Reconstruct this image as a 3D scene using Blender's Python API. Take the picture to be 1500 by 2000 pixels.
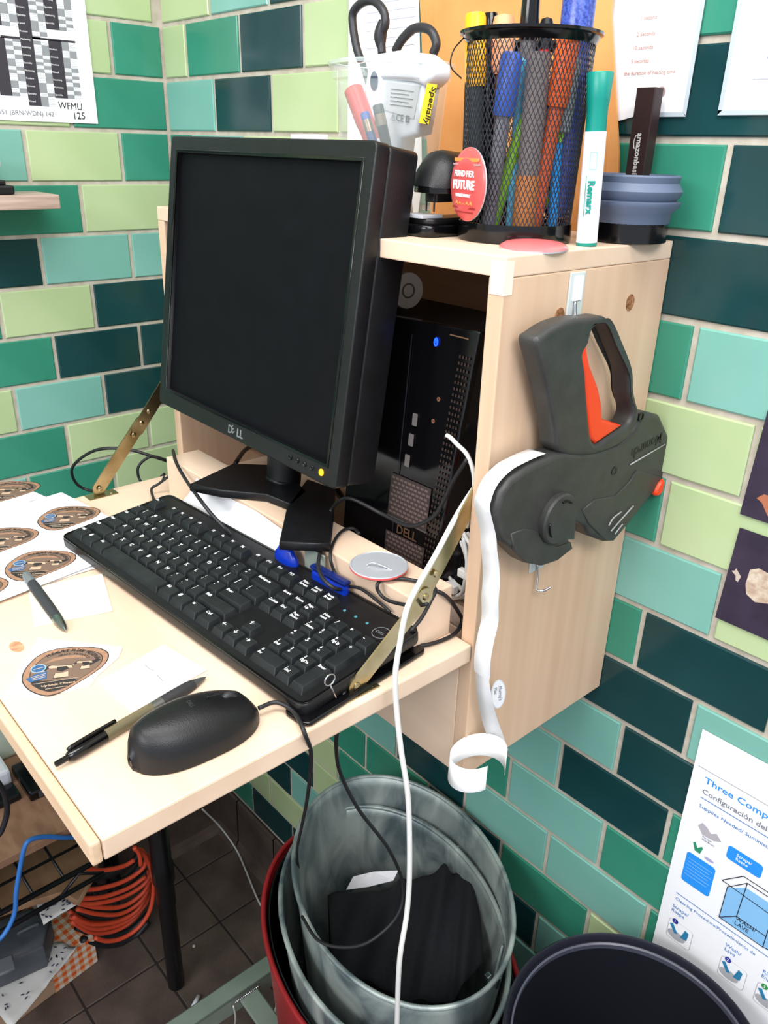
import bpy, math, random
from mathutils import Vector, Matrix
for o in list(bpy.data.objects): bpy.data.objects.remove(o)
R = math.radians
sc = bpy.context.scene
COL = sc.collection
# ------------------------------------------------------------------ camera
cam = bpy.data.cameras.new('camera'); cam_o = bpy.data.objects.new('camera', cam); COL.objects.link(cam_o)
yaw, pitch, roll = 0.8319, -0.4258, 0.0282
f = Vector((-math.sin(yaw)*math.cos(pitch), math.cos(yaw)*math.cos(pitch), math.sin(pitch)))
r = Vector((math.cos(yaw), math.sin(yaw), 0)); u = r.cross(f)
r2 = r*math.cos(roll) + u*math.sin(roll); u2 = u*math.cos(roll) - r*math.sin(roll)
m = Matrix((r2, u2, -f)).transposed().to_4x4(); m.translation = Vector((1.4191362, -0.757188, 1.59901331))
cam_o.matrix_world = m
cam.sensor_fit = 'VERTICAL'; cam.sensor_height = 24.0; cam.lens = 24.0*1573.66/2000; cam.clip_start = 0.01
sc.camera = cam_o
# ------------------------------------------------------------------ world, lights, exposure
w = bpy.data.worlds.new('room_air'); sc.world = w; w.use_nodes = True
w.node_tree.nodes['Background'].inputs[0].default_value = (0.80, 0.87, 1.0, 1)
w.node_tree.nodes['Background'].inputs[1].default_value = 0.85
def area(name, loc, target, sx, sy, energy, col=(1, 1, 1)):
    l = bpy.data.lights.new(name, 'AREA'); l.shape = 'RECTANGLE'; l.size = sx; l.size_y = sy; l.energy = energy; l.color = col
    o = bpy.data.objects.new(name, l); COL.objects.link(o); o.location = loc
    o.rotation_euler = (Vector(target)-Vector(loc)).to_track_quat('-Z', 'Y').to_euler()
area('ceiling_fluorescent', (1.05, -0.75, 2.65), (1.0, -0.7, 0), 1.3, 0.45, 19, (1, 0.995, 1))
area('room_fluorescent', (2.4, -1.0, 2.7), (1.0, -0.3, 1.1), 1.3, 0.6, 26, (1, 0.995, 1))
area('rear_fluorescent', (1.1, -2.4, 2.3), (0.8, -0.1, 1.2), 1.3, 0.6, 24, (1, 0.995, 1))
vs = sc.view_settings
sc.display_settings.display_device = 'sRGB'
vs.view_transform = 'Standard'; vs.look = 'None'; vs.gamma = 1.0; vs.use_curve_mapping = False; vs.exposure = 0.35
# ------------------------------------------------------------------ helpers
def lin(c):
    return tuple(((v/255)/12.92 if v/255 <= .04045 else ((v/255+.055)/1.055)**2.4) for v in c)
MATS = {}
def M(name, rgb=(200, 200, 200), rough=.5, metal=0., spec=.5, alpha=1., trans=0., ior=1.45, emit=0., coat=0.):
    if name in MATS: return MATS[name]
    mt = bpy.data.materials.new(name); mt.use_nodes = True
    b = mt.node_tree.nodes['Principled BSDF']; c = lin(rgb)+(1,)
    b.inputs['Base Color'].default_value = c; b.inputs['Roughness'].default_value = rough; b.inputs['Metallic'].default_value = metal
    b.inputs['Specular IOR Level'].default_value = spec; b.inputs['Transmission Weight'].default_value = trans; b.inputs['IOR'].default_value = ior
    b.inputs['Alpha'].default_value = alpha; b.inputs['Coat Weight'].default_value = coat
    if emit: b.inputs['Emission Color'].default_value = c; b.inputs['Emission Strength'].default_value = emit
    mt.diffuse_color = c; MATS[name] = mt
    return mt
def noise_mat(name, a, b, scale=(8, 8, 8), rough=.5, metal=0., detail=4, lo=.35, hi=.65, bump=0., bscale=None, spec=.5, rvar=0., dist=0.):
    if name in MATS: return MATS[name]
    mt = M(name, a, rough, metal, spec); nt = mt.node_tree; N = nt.nodes; L = nt.links
    tc = N.new('ShaderNodeTexCoord'); mp = N.new('ShaderNodeMapping'); mp.inputs['Scale'].default_value = scale
    nz = N.new('ShaderNodeTexNoise'); nz.inputs['Scale'].default_value = 1; nz.inputs['Detail'].default_value = detail; nz.inputs['Distortion'].default_value = dist
    cr = N.new('ShaderNodeValToRGB'); cr.color_ramp.elements[0].position = lo; cr.color_ramp.elements[1].position = hi
    cr.color_ramp.elements[0].color = lin(a)+(1,); cr.color_ramp.elements[1].color = lin(b)+(1,)
    L.new(tc.outputs['Object'], mp.inputs[0]); L.new(mp.outputs[0], nz.inputs['Vector']); L.new(nz.outputs[0], cr.inputs[0])
    L.new(cr.outputs[0], N['Principled BSDF'].inputs['Base Color'])
    if bump:
        bp = N.new('ShaderNodeBump'); bp.inputs['Strength'].default_value = bump; bp.inputs['Distance'].default_value = .002
        n2 = N.new('ShaderNodeTexNoise'); n2.inputs['Scale'].default_value = bscale or 300; L.new(tc.outputs['Object'], n2.inputs['Vector'])
        L.new(n2.outputs[0], bp.inputs['Height']); L.new(bp.outputs[0], N['Principled BSDF'].inputs['Normal'])
    return mt
def mesh(name, verts, faces, mat=None, parent=None, smooth=False):
    me = bpy.data.meshes.new(name); me.from_pydata([tuple(v) for v in verts], [], faces); me.update()
    return link(name, me, mat, parent, smooth)
def link(name, me, mat=None, parent=None, smooth=False):
    if mat is not None:
        me.materials.clear()
        for q in (mat if isinstance(mat, (list, tuple)) else [mat]): me.materials.append(q)
    if smooth:
        for p in me.polygons: p.use_smooth = True
    o = bpy.data.objects.new(name, me); COL.objects.link(o)
    if parent is not None:
        o.parent = parent; o.matrix_parent_inverse = world(parent).inverted()
    return o
def world(o):
    mm = o.matrix_basis.copy()
    if o.parent: mm = world(o.parent) @ o.matrix_parent_inverse @ mm
    return mm
def thing(name, label, cat, loc=(0, 0, 0), group=None):
    o = bpy.data.objects.new(name, None); COL.objects.link(o); o.location = loc; o.empty_display_size = .02
    o['label'] = label; o['category'] = cat
    if group: o['group'] = group
    return o
def tag(o, label, cat, group=None):
    o['label'] = label; o['category'] = cat
    if group: o['group'] = group
    return o
def struct(o): o['kind'] = 'structure'; return o
def bm_bevel(me, w, seg=2, ang=35):
    import bmesh
    bm = bmesh.new(); bm.from_mesh(me); bmesh.ops.remove_doubles(bm, verts=bm.verts, dist=1e-6)
    bm.normal_update()
    es = [e for e in bm.edges if len(e.link_faces) == 2 and e.calc_face_angle() > R(ang)]
    bmesh.ops.bevel(bm, geom=es, offset=w, segments=seg, affect='EDGES', profile=.6, clamp_overlap=True)
    bmesh.ops.recalc_face_normals(bm, faces=bm.faces)
    bm.to_mesh(me); bm.free()
BF = [(0, 3, 2, 1), (4, 5, 6, 7), (0, 1, 5, 4), (1, 2, 6, 5), (2, 3, 7, 6), (3, 0, 4, 7)]
def box(name, lo, hi, mat, parent=None, bev=0., seg=2, smooth=False, mtx=None):
    (a, b, c), (d, e, f_) = lo, hi
    vs_ = [(a, b, c), (d, b, c), (d, e, c), (a, e, c), (a, b, f_), (d, b, f_), (d, e, f_), (a, e, f_)]
    if mtx is not None: vs_ = [mtx @ Vector(v) for v in vs_]
    o = mesh(name, vs_, BF, mat, parent)
    if bev: bm_bevel(o.data, bev, seg)
    if smooth:
        for p in o.data.polygons: p.use_smooth = True
    return o
def frame(o, x, y=None, n=None):
    """matrix with local x,y,z axes; give x and y (z computed) or x and n"""
    x = Vector(x).normalized()
    if y is None: z = Vector(n).normalized(); y = z.cross(x).normalized(); x = y.cross(z)
    else: y = Vector(y); y = (y-x*y.dot(x)).normalized(); z = x.cross(y)
    mm = Matrix((x, y, z)).transposed().to_4x4(); mm.translation = Vector(o); return mm
FR = lambda y=0.: frame((0, y, 0), (1, 0, 0), (0, 0, 1))     # picture plane on the back wall: (x, z)
FL = lambda x=0.: frame((x, 0, 0), (0, 1, 0), (0, 0, 1))     # picture plane on the left wall: (y, z)
FD = lambda z=0.: frame((0, 0, z), (1, 0, 0), (0, 1, 0))     # lying flat
def shape(name, loops, depth, mtx, mat, parent=None, bev=0., smooth=False, res=2):
    """filled outline(s), holes allowed, depth along +z of mtx, centred 0..depth"""
    cu = bpy.data.curves.new(name, 'CURVE'); cu.dimensions = '2D'; cu.fill_mode = 'BOTH'
    cu.extrude = max(depth/2-bev, 1e-5); cu.bevel_depth = bev; cu.bevel_resolution = res; cu.offset = -bev
    for lp in loops:
        lp = [q for i, q in enumerate(lp) if (q[0]-lp[i-1][0])**2+(q[1]-lp[i-1][1])**2 > 1e-14]
        sp = cu.splines.new('POLY'); sp.points.add(len(lp)-1); sp.use_cyclic_u = True
        for i, p in enumerate(lp): sp.points[i].co = (p[0], p[1], 0, 1)
    t = bpy.data.objects.new('t', cu); COL.objects.link(t)
    me = bpy.data.meshes.new_from_object(t.evaluated_get(bpy.context.evaluated_depsgraph_get()))
    bpy.data.objects.remove(t); bpy.data.curves.remove(cu)
    me.transform(Matrix.Translation((0, 0, depth/2))); me.transform(mtx)
    return link(name, me, mat, parent, smooth)
def text(s, size, mtx, mat, parent, name='lettering', ext=.00012, bold=0., align='LEFT', sx=1., shear=0.):
    cu = bpy.data.curves.new(name, 'FONT'); cu.body = s; cu.size = size; cu.extrude = ext; cu.offset = bold*size; cu.align_x = align
    cu.resolution_u = 2; cu.shear = shear
    t = bpy.data.objects.new('t', cu); COL.objects.link(t)
    me = bpy.data.meshes.new_from_object(t.evaluated_get(bpy.context.evaluated_depsgraph_get()))
    bpy.data.objects.remove(t); bpy.data.curves.remove(cu)
    me.transform(Matrix.Diagonal((sx, 1, 1, 1))); me.transform(mtx)
    return link(name, me, mat, parent)
def T2(mtx, x, y, ang=0., z=0.): return mtx @ Matrix.Translation((x, y, z)) @ Matrix.Rotation(R(ang), 4, 'Z')
def smoothpath(pts, n=8, closed=False):
    P = [Vector(p) for p in pts]; out = []; N_ = len(P)
    rng = range(N_ if closed else N_-1)
    for i in rng:
        p0 = P[(i-1) % N_] if (closed or i > 0) else P[0]*2-P[1]
        p1 = P[i]; p2 = P[(i+1) % N_]
        p3 = P[(i+2) % N_] if (closed or i+2 < N_) else P[-1]*2-P[-2]
        for k in range(n):
            t = k/n
            out.append(.5*((2*p1)+(p2-p0)*t+(2*p0-5*p1+4*p2-p3)*t*t+(3*p1-p0-3*p2+p3)*t**3))
    if not closed: out.append(P[-1])
    return out
def tube_data(pts, rad, seg=10, n=6, closed=False, raw=False, caps=True):
    P = pts if raw else smoothpath(pts, n, closed)
    P = [Vector(p) for p in P]; V = []; F = []; nn = len(P)
    t0 = (P[1]-P[0]).normalized(); nrm = t0.orthogonal().normalized()
    for i in range(nn):
        if closed: t = (P[(i+1) % nn]-P[i-1]).normalized()
        else: t = (P[min(i+1, nn-1)]-P[max(i-1, 0)]).normalized()
        nrm = (nrm-t*nrm.dot(t)).normalized(); bi = t.cross(nrm)
        rr = rad(i/(nn-1)) if callable(rad) else rad
        for k in range(seg):
            a = 2*math.pi*k/seg; V.append(P[i]+nrm*math.cos(a)*rr+bi*math.sin(a)*rr)
    for i in range(nn if closed else nn-1):
        j = (i+1) % nn
        for k in range(seg):
            F.append((i*seg+k, i*seg+(k+1) % seg, j*seg+(k+1) % seg, j*seg+k))
    if caps and not closed:
        F.append(tuple(range(seg-1, -1, -1))); F.append(tuple((nn-1)*seg+k for k in range(seg)))
    return V, F
def tube(name, pts, rad, mat, parent=None, **k):
    V, F = tube_data(pts, rad, **k)
    return mesh(name, V, F, mat, parent, True)
def merge(name, parts, mat, parent=None, smooth=True):
    V = []; F = []
    for v, f_ in parts:
        b = len(V); V += [Vector(q) for q in v]; F += [tuple(i+b for i in q) for q in f_]
    return mesh(name, V, F, mat, parent, smooth)
def lathe_data(prof, mtx, seg=32, sx=1., sy=1., caps=True):
    """prof: (radius, height) list; axis = local z of mtx"""
    V = []; F = []; n = len(prof)
    for rr, h in prof:
        for k in range(seg):
            a = 2*math.pi*k/seg; V.append(mtx @ Vector((rr*math.cos(a)*sx, rr*math.sin(a)*sy, h)))
    for i in range(n-1):
        for k in range(seg): F.append((i*seg+k, i*seg+(k+1) % seg, (i+1)*seg+(k+1) % seg, (i+1)*seg+k))
    if caps and prof[0][0] > 1e-5: F.append(tuple(range(seg-1, -1, -1)))
    if caps and prof[-1][0] > 1e-5: F.append(tuple((n-1)*seg+k for k in range(seg)))
    return V, F
def lathe(name, prof, mtx, mat, parent=None, seg=32, smooth=True, sx=1., sy=1., caps=True):
    V, F = lathe_data(prof, mtx, seg, sx, sy, caps)
    o = mesh(name, V, F, mat, parent, smooth)
    if smooth: sharp(o)
    return o
def sharp(o, ang=38):
    import bmesh
    bm = bmesh.new(); bm.from_mesh(o.data)
    bmesh.ops.recalc_face_normals(bm, faces=bm.faces)
    for e in bm.edges:
        if len(e.link_faces) == 2 and e.calc_face_angle() > R(ang): e.smooth = False
    bm.to_mesh(o.data); bm.free()
def axis(a, b):
    a = Vector(a); b = Vector(b); z = (b-a).normalized(); x = z.orthogonal().normalized(); y = z.cross(x)
    mm = Matrix((x, y, z)).transposed().to_4x4(); mm.translation = a; return mm
def at(x, y, z): return Matrix.Translation((x, y, z))
def circ(r_, n=24, cx=0, cy=0, ry=None):
    ry = ry or r_
    return [(cx+r_*math.cos(2*math.pi*k/n), cy+ry*math.sin(2*math.pi*k/n)) for k in range(n)]
def rrect(x0, y0, x1, y1, r_, n=4):
    out = []
    for cx, cy, a0 in ((x1-r_, y1-r_, 0), (x0+r_, y1-r_, 90), (x0+r_, y0+r_, 180), (x1-r_, y0+r_, 270)):
        for k in range(n+1):
            a = R(a0+90*k/n); out.append((cx+r_*math.cos(a), cy+r_*math.sin(a)))
    return out
def rect(x0, y0, x1, y1): return [(x0, y0), (x1, y0), (x1, y1), (x0, y1)]
def yz(pts): return [(p[1], p[2]) for p in pts]
def xz(pts): return [(p[0], p[2]) for p in pts]
def xy(pts): return [(p[0], p[1]) for p in pts]
# ------------------------------------------------------------------ materials
wood_v = noise_mat('beech_vertical', (204, 170, 140), (218, 187, 158), (45, 45, 2.2), .5, lo=.3, hi=.7, dist=.3)
wood_x = noise_mat('beech_lengthwise', (216, 186, 160), (230, 205, 180), (3, 14, 14), .45, lo=.3, hi=.7, dist=.4)
wood_d = noise_mat('beech_edge', (204, 170, 138), (220, 190, 158), (6, 90, 120), .55, lo=.3, hi=.7)
brownwood = noise_mat('shelf_particle_board', (120, 88, 66), (142, 108, 84), (20, 60, 60), .6)
grayoak = noise_mat('grey_oak_laminate', (196, 172, 158), (158, 132, 118), (30, 9, 130), .5, lo=.35, hi=.7)
grout = noise_mat('grout', (172, 163, 146), (190, 182, 168), (60, 60, 60), .9)
TM = {
 'L': noise_mat('tile_pale_green', (168, 187, 138), (179, 196, 150), (5, 5, 5), .16),
 'M': noise_mat('tile_mid_green', (48, 126, 102), (60, 138, 114), (5, 5, 5), .16),
 'T': noise_mat('tile_aqua', (112, 168, 154), (124, 176, 164), (5, 5, 5), .16),
 'D': noise_mat('tile_dark_teal', (16, 52, 54), (26, 64, 66), (5, 5, 5), .16)}
floor_m = noise_mat('quarry_tile', (74, 62, 56), (94, 80, 72), (14, 14, 14), .55, bump=.3, bscale=160)
floor_g = M('floor_grout', (44, 38, 36), .9)
blackpl = noise_mat('black_textured_plastic', (10, 11, 13), (15, 16, 19), (60, 60, 60), .42, bump=.12, bscale=900)
blackgl = M('black_gloss_plastic', (8, 8, 10), .14)
blackmt = M('black_matte_plastic', (20, 21, 23), .5)
keym = noise_mat('keycap_plastic', (18, 22, 24), (30, 34, 36), (90, 90, 90), .42, bump=.05, bscale=900)
white = M('white_paper', (236, 236, 238), .7)
whitepl = M('white_plastic', (228, 230, 236), .3)
ink = M('black_ink', (30, 30, 34), .6)
wink = M('white_ink', (235, 235, 235), .6)
chrome = M('chrome', (200, 200, 205), .15, 1.)
brass = noise_mat('yellowed_zinc', (168, 152, 112), (196, 184, 148), (30, 30, 30), .28, 1.)
steel = M('steel', (165, 165, 165), .35, 1.)
cordb = M('black_cord', (28, 28, 31), .45)
cordw = M('white_cord', (205, 204, 200), .4)
clear = M('clear_plastic', (245, 250, 250), .04, trans=1., ior=1.12)
# ------------------------------------------------------------------ room shell
S = 0.081; H = 1.8545; P = 1.9674*S
struct(box('wall_back', (-.12, .003, -.05), (2.9, .12, 2.85), grout))
struct(box('wall_left', (-.12, -2.6, -.05), (-.003, .003, 2.85), grout))
struct(box('floor', (-.12, -2.6, -.06), (2.9, .12, -.002), floor_g))
struct(box('ceiling', (-.12, -2.6, 2.85), (2.9, .12, 2.9), M('ceiling_paint', (225, 225, 220), .8)))
wb = bpy.data.objects['wall_back']; wl = bpy.data.objects['wall_left']; fl = bpy.data.objects['floor']
TC = {}
def tile(wall, side, a, b, z0, z1, c):
    g_ = .0033
    w_ = b-a-2*g_; h_ = z1-z0-2*g_
    if w_ < .006: return
    key = (side, round(w_, 3), round(h_, 3), c)
    if key not in TC:
        t_ = .006; e = .0016
        def P3(s, v, d): return (s, -d, v) if side == 'b' else (d, s, v)
        x0, x1, y0, y1 = -w_/2, w_/2, -h_/2, h_/2
        V = [P3(*q) for q in [(x0, y0, -t_), (x1, y0, -t_), (x1, y1, -t_), (x0, y1, -t_), (x0, y0, -.0012), (x1, y0, -.0012), (x1, y1, -.0012), (x0, y1, -.0012),
             (x0+e, y0+e, 0), (x1-e, y0+e, 0), (x1-e, y1-e, 0), (x0+e, y1-e, 0)]]
        F = [(0, 1, 5, 4), (1, 2, 6, 5), (2, 3, 7, 6), (3, 0, 4, 7), (4, 5, 9, 8), (5, 6, 10, 9), (6, 7, 11, 10), (7, 4, 8, 11), (8, 9, 10, 11)]
        me = bpy.data.meshes.new('tile'); me.from_pydata(V, [], F); me.update(); me.materials.append(TM[c]); TC[key] = me
    o = bpy.data.objects.new('tile', TC[key]); COL.objects.link(o)
    cz = (z0+z1)/2; cs = (a+b)/2
    o.location = (cs, 0, cz) if side == 'b' else (0, cs, cz)
    rr = .0025
    o.rotation_euler = (random.uniform(-rr, rr), random.uniform(-rr, rr), random.uniform(-rr, rr))
    o.parent = wall
random.seed(4)
# colours from the corner outward, row by row
TKEY = ('L', 'M', 'T', 'D')
LEFT = {-3: [1, 0, 2, 3], -2: [2, 3, 0, 1], -1: [0, 1, 2, 0], 0: [2, 0, 1, 2], 1: [1, 0, 2, 1], 2: [1, 0, 1, 3], 3: [1, 0, 2, 3], 4: [0, 1, 2, 0], 5: [2, 2, 3, 1], 6: [3, 0, 1, 2], 7: [3, 3, 1, 2], 8: [3, 2, 0, 1], 9: [0, 0, 1, 3], 10: [0, 1, 2, 1],
        11: [0, 1, 2, 3], 12: [1, 3, 2, 0], 13: [2, 1, 0, 3], 14: [3, 0, 1, 2], 15: [1, 2, 3, 0], 16: [0, 3, 1, 2], 17: [2, 1, 3, 0], 18: [3, 0, 2, 1], 19: [1, 2, 0, 3], 20: [2, 3, 1, 0]}
RIGHT = {-3: [1, 2, 3, 0, 1, 2, 3, 0, 1], -2: [3, 0, 1, 2, 3, 0, 1, 2, 3], -1: [2, 1, 0, 3, 2, 1, 0, 3, 2], 0: [0, 2, 3, 0, 0, 2, 1, 3, 0, 1], 1: [0, 1, 3, 0, 2, 0, 1, 1, 1, 0], 2: [2, 3, 0, 0, 1, 3, 3, 1, 3, 3], 3: [1, 2, 0, 0, 1, 0, 1, 3, 1, 3], 4: [3, 0, 1, 2, 1, 2, 3, 3, 3, 3, 1], 5: [1, 3, 0, 2, 1, 0, 1, 2, 1, 2], 6: [2, 0, 1, 3, 2, 0, 0, 0, 0, 0],
         7: [0, 2, 1, 3, 0, 2, 1, 0, 0, 0], 8: [1, 0, 3, 2, 1, 0, 2, 0, 0, 0], 9: [2, 1, 0, 3, 1, 0, 1, 3, 3, 3], 10: [3, 2, 1, 0, 2, 3, 3, 2, 3, 2], 11: [0, 1, 2, 3, 0, 1, 2, 3, 3, 3], 12: [1, 2, 0, 3, 1, 2, 3, 1, 1, 3], 13: [0, 3, 1, 0, 3, 1, 2, 1, 1, 0], 14: [3, 0, 2, 2, 3, 2, 2, 1, 1, 2], 15: [2, 0, 3, 1, 1, 3, 1, 0, 0, 1], 16: [1, 0, 0, 1, 2, 3, 2, 3, 2, 1],
         17: [0, 3, 3, 0, 1, 0, 2, 1, 0, 2], 18: [3, 3, 2, 2, 0, 3, 1, 2, 3, 0], 19: [1, 0, 0, 0, 3, 2, 0, 1, 2, 3], 20: [1, 3, 3, 0, 0, 1, 3, 2, 0, 1]}
for k in range(-3, 21):
    z1 = H-k*S; z0 = z1-S
    off = .5766*P if k % 2 else (.5766-.5)*P
    js = [0.]+[off+n*P for n in range(0, 9 if k % 2 == 0 else 8)]
    if k % 2 == 0 and k != 0: js = [0.]+js[2:]
    for i in range(len(js)-1): tile(wl, 'l', -js[i+1], -js[i], z0, z1, TKEY[LEFT[k][i % len(LEFT[k])]])
    off = .4838*P if k % 2 else (.9838)*P
    js = [0.]+[off+n*P for n in range(0, 9)]
    for i in range(len(js)-1): tile(wb, 'b', js[i], js[i+1], z0, z1, TKEY[RIGHT[k][i % len(RIGHT[k])]])
# cove base, brown, pieces one tile long
bb = struct(box('baseboard_back', (0, -.001, 0), (1.7, .003, .146), floor_g))
bl = struct(box('baseboard_left', (-.003, -1.4, 0), (.001, -.001, .146), floor_g))
for i in range(11):
    a = i*.155+.095-.155 if i else 0.0; b_ = (i+1)*.155+.095-.155
    o = mesh('cove_tile', [(a+.002, -.028, 0), (b_-.002, -.028, 0), (b_-.002, -.016, .006), (a+.002, -.016, .006), (b_-.002, -.009, .02), (a+.002, -.009, .02), (b_-.002, -.007, .144), (a+.002, -.007, .144), (b_-.002, 0, .146), (a+.002, 0, .146)],
             [(0, 1, 2, 3), (3, 2, 4, 5), (5, 4, 6, 7), (7, 6, 8, 9)], floor_m, bb, False)
for i in range(8):
    a = -.002-i*.155; b_ = a-.151
    mesh('cove_tile', [(.028, a, 0), (.028, b_, 0), (.016, b_, .006), (.016, a, .006), (.009, b_, .02), (.009, a, .02), (.007, b_, .144), (.007, a, .144), (0, b_, .146), (0, a, .146)],
         [(0, 1, 2, 3), (3, 2, 4, 5), (5, 4, 6, 7), (7, 6, 8, 9)], floor_m, bl, False)
fme = None
for i in range(-1, 12):
    for j in range(0, 11):
        x0 = .095+i*.155-.0; y1 = -.002-j*.155
        if fme is None:
            ob = box('floor_tile', (-.0755, -.0755, -.01), (.0755, .0755, 0), floor_m, None, .0015, 1); fme = ob.data; bpy.data.objects.remove(ob)
        o = bpy.data.objects.new('floor_tile', fme); COL.objects.link(o); o.location = (x0+.0775, y1-.0775, random.uniform(-.0006, .0004)); o.parent = fl
        o.rotation_euler = (random.uniform(-.003, .003), random.uniform(-.003, .003), 0)
# ------------------------------------------------------------------ papers on the walls
def paper(name, label, cat, loops, mtx, mat=white, th=.0006, group=None):
    o = shape(name, loops, th, mtx, mat); tag(o, label, cat, group); return o
fr = FR(-.0016)
# top right notices in clear sleeves
n1 = paper('notice_sheet', 'white notice sheet in a plastic sleeve behind the dark upright box', 'notice', [[(.88, 1.62), (.885, 1.9), (.985, 1.9), (.983, 1.635), (.94, 1.633)]], fr)
sl = M('plastic_sleeve', (176, 186, 192), .2)
shape('sleeve_edge', [[(.983, 1.635), (.987, 1.632), (.989, 1.9), (.985, 1.9)]], .0008, fr, sl, n1); shape('sleeve_edge', [[(.938, 1.631), (.987, 1.631), (.983, 1.635), (.94, 1.635)]], .0008, fr, sl, n1)
tx = FR(-.0024); redink = M('faded_brown_ink', (200, 160, 150), .7)
for i, (s_, px, pz) in enumerate([('1 second', .925, 1.712), ('2 seconds', .9235, 1.699), ('10 seconds', .921, 1.688), ('5 seconds', .921, 1.677), ('the duration of heating time', .915, 1.667)]):
    text(s_, .0048, T2(tx, px, pz), redink, n1, bold=.01)
shape('printed_seal', [circ(.0045, 20, .958, 1.652)], .0002, tx, M('seal_brown', (160, 140, 138), .6), n1)
n2 = paper('notice_sheet', 'white notice sheet in a plastic sleeve at the upper right edge', 'notice', [rect(1.021, 1.636, 1.24, 1.9)], fr)
shape('sleeve_edge', [[(1.0175, 1.632), (1.0215, 1.636), (1.0225, 1.9), (1.0185, 1.9)]], .0008, fr, sl, n2); shape('sleeve_edge', [rect(1.0175, 1.632, 1.24, 1.636)], .0008, fr, sl, n2)
shape('printed_spot', [circ(.009, 24, 1.066, 1.703)], .0002, tx, M('peach_print', (236, 178, 140), .6), n2)
text('Please\nmaintain', .0075, T2(tx, 1.053, 1.682), M('grey_blue_ink', (120, 130, 165), .6), n2); text('__________', .006, T2(tx, 1.044, 1.66), M('grey_blue_ink'), n2)
# ruled sheet and kraft envelope standing on the cabinet against the wall
rs = paper('ruled_sheet', 'white ruled paper sheet behind the scissors handles', 'paper', [[(.498, 1.5235), (.50, 1.86), (.617, 1.86), (.645, 1.56), (.64, 1.5235)]], FR(-.003), white)
for i in range(12):
    shape('ruled_line', [rect(.535, 1.70+i*.0095, .622, 1.7006+i*.0095)], .0002, FR(-.0037), M('rule_grey', (165, 170, 185), .7), rs)
kr = noise_mat('kraft_paper', (208, 140, 76), (222, 156, 92), (12, 12, 12), .7)
env = thing('kraft_envelope', 'orange-brown kraft envelope standing against the tiles behind the pen cup', 'envelope', (.78, -.01, 1.523))
shape('envelope_body', [[(.668, 1.5232), (.618, 1.86), (.897, 1.86), (.896, 1.72), (.925, 1.60), (.938, 1.5232)]], .0025, FR(-.0065), kr, env)
shape('envelope_flap', [[(.690, 1.5232), (.664, 1.66), (.655, 1.80), (.75, 1.72), (.86, 1.70), (.905, 1.655), (.92, 1.5232)]], .0006, FR(-.0092), kr, env)
# cheese photographs
photo_bg = noise_mat('photo_slate', (44, 36, 52), (56, 46, 64), (30, 30, 30), .35)
ph1 = paper('food_photo', 'dark photo print of orange-brown sliced cheese, upper of two at right edge', 'photo', [[(1.1155, 1.2755), (1.1195, 1.384), (1.26, 1.384), (1.26, 1.2755)]], fr, photo_bg)
shape('printed_cheese', [circ(.020, 24, 1.153, 1.339, .020)], .0002, tx, M('cheese_rind', (226, 196, 168), .5), ph1)
shape('printed_cheese', [circ(.018, 24, 1.1545, 1.336, .017)], .0004, tx, M('cheese_orange', (200, 130, 80), .5), ph1)
shape('printed_slice', [[(1.128, 1.297), (1.134, 1.303), (1.15, 1.303), (1.17, 1.299), (1.16, 1.284), (1.142, 1.283), (1.134, 1.294)]], .0002, tx, M('slice_brown', (170, 104, 74), .5), ph1)
ph2 = paper('food_photo', 'dark photo print of pale white cheese, lower of two at right edge', 'photo', [[(1.1145, 1.155), (1.1185, 1.2615), (1.26, 1.2615), (1.26, 1.155)]], fr, photo_bg)
shape('printed_cheese', [[(1.137, 1.205), (1.138, 1.222), (1.146, 1.227), (1.165, 1.224), (1.166, 1.195), (1.15, 1.19), (1.14, 1.195)]], .0002, tx, noise_mat('print_white_cheese', (206, 192, 172), (176, 150, 130), (160, 160, 160), .5), ph2)
shape('printed_crumb', [[(1.1205, 1.2135), (1.1235, 1.215), (1.1245, 1.218), (1.127, 1.215), (1.131, 1.211), (1.129, 1.204), (1.1265, 1.205), (1.1255, 1.210)]], .0002, tx, M('crumb_print', (190, 172, 160), .5), ph2)
# sink poster, low on the wall
po = paper('instruction_poster', 'large white three-compartment sink poster with blue print, lower right wall', 'poster', [[(1.1285, .60), (1.1285, 1.016), (1.50, 1.016), (1.50, .60)]], fr)
bl1 = M('print_blue', (36, 140, 228), .6); bl2 = M('print_light_blue', (130, 184, 226), .6); gy = M('print_grey', (120, 124, 132), .6); bl3 = M('print_dark_blue', (70, 120, 180), .6)
def pt(x, y): return (x, y)
def tp(s, size, x, z, mat, par=po, y=-.0024, **k): return text(s, size, T2(FR(y), x, z), mat, par, **k)
tp('Three Compartment', .0118, 1.144, .9503, bl1, bold=.01, sx=1.18); tp('Configuración del', .0096, 1.144, .935, gy, bold=.01, sx=1.1)
for z_, x0, h_ in ((.9672, 1.1335, .0004), (.9280, 1.144, .0009), (.774, 1.143, .0009)): shape('printed_rule', [rect(x0, z_, 1.5, z_+h_)], .0002, tx, bl3 if h_ > .0005 else gy, po)
tp('Supplies Needed/ Suministros', .0068, 1.1446, .9145, bl3, sx=1.1)
tp('Cleaning Procedure/Procedimiento de', .0062, 1.1436, .7635, bl3, sx=1.05)
tp('Scrape/\nRaspe', .0072, 1.1422, .750, bl3); tp('Wash/\nLave', .0072, 1.2118, .7484, bl3); tp('Rinse/\nEnjuague', .0072, 1.2565, .7484, bl3)
shape('printed_brush', [[(1.149, .889), (1.153, .896), (1.160, .893), (1.165, .888), (1.171, .893), (1.178, .886), (1.170, .881), (1.156, .880)]], .0002, tx, M('print_pale_grey', (176, 170, 176), .6), po)
tp('Pot and\nSink Brush', .0036, 1.1565, .8765, gy)
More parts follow.
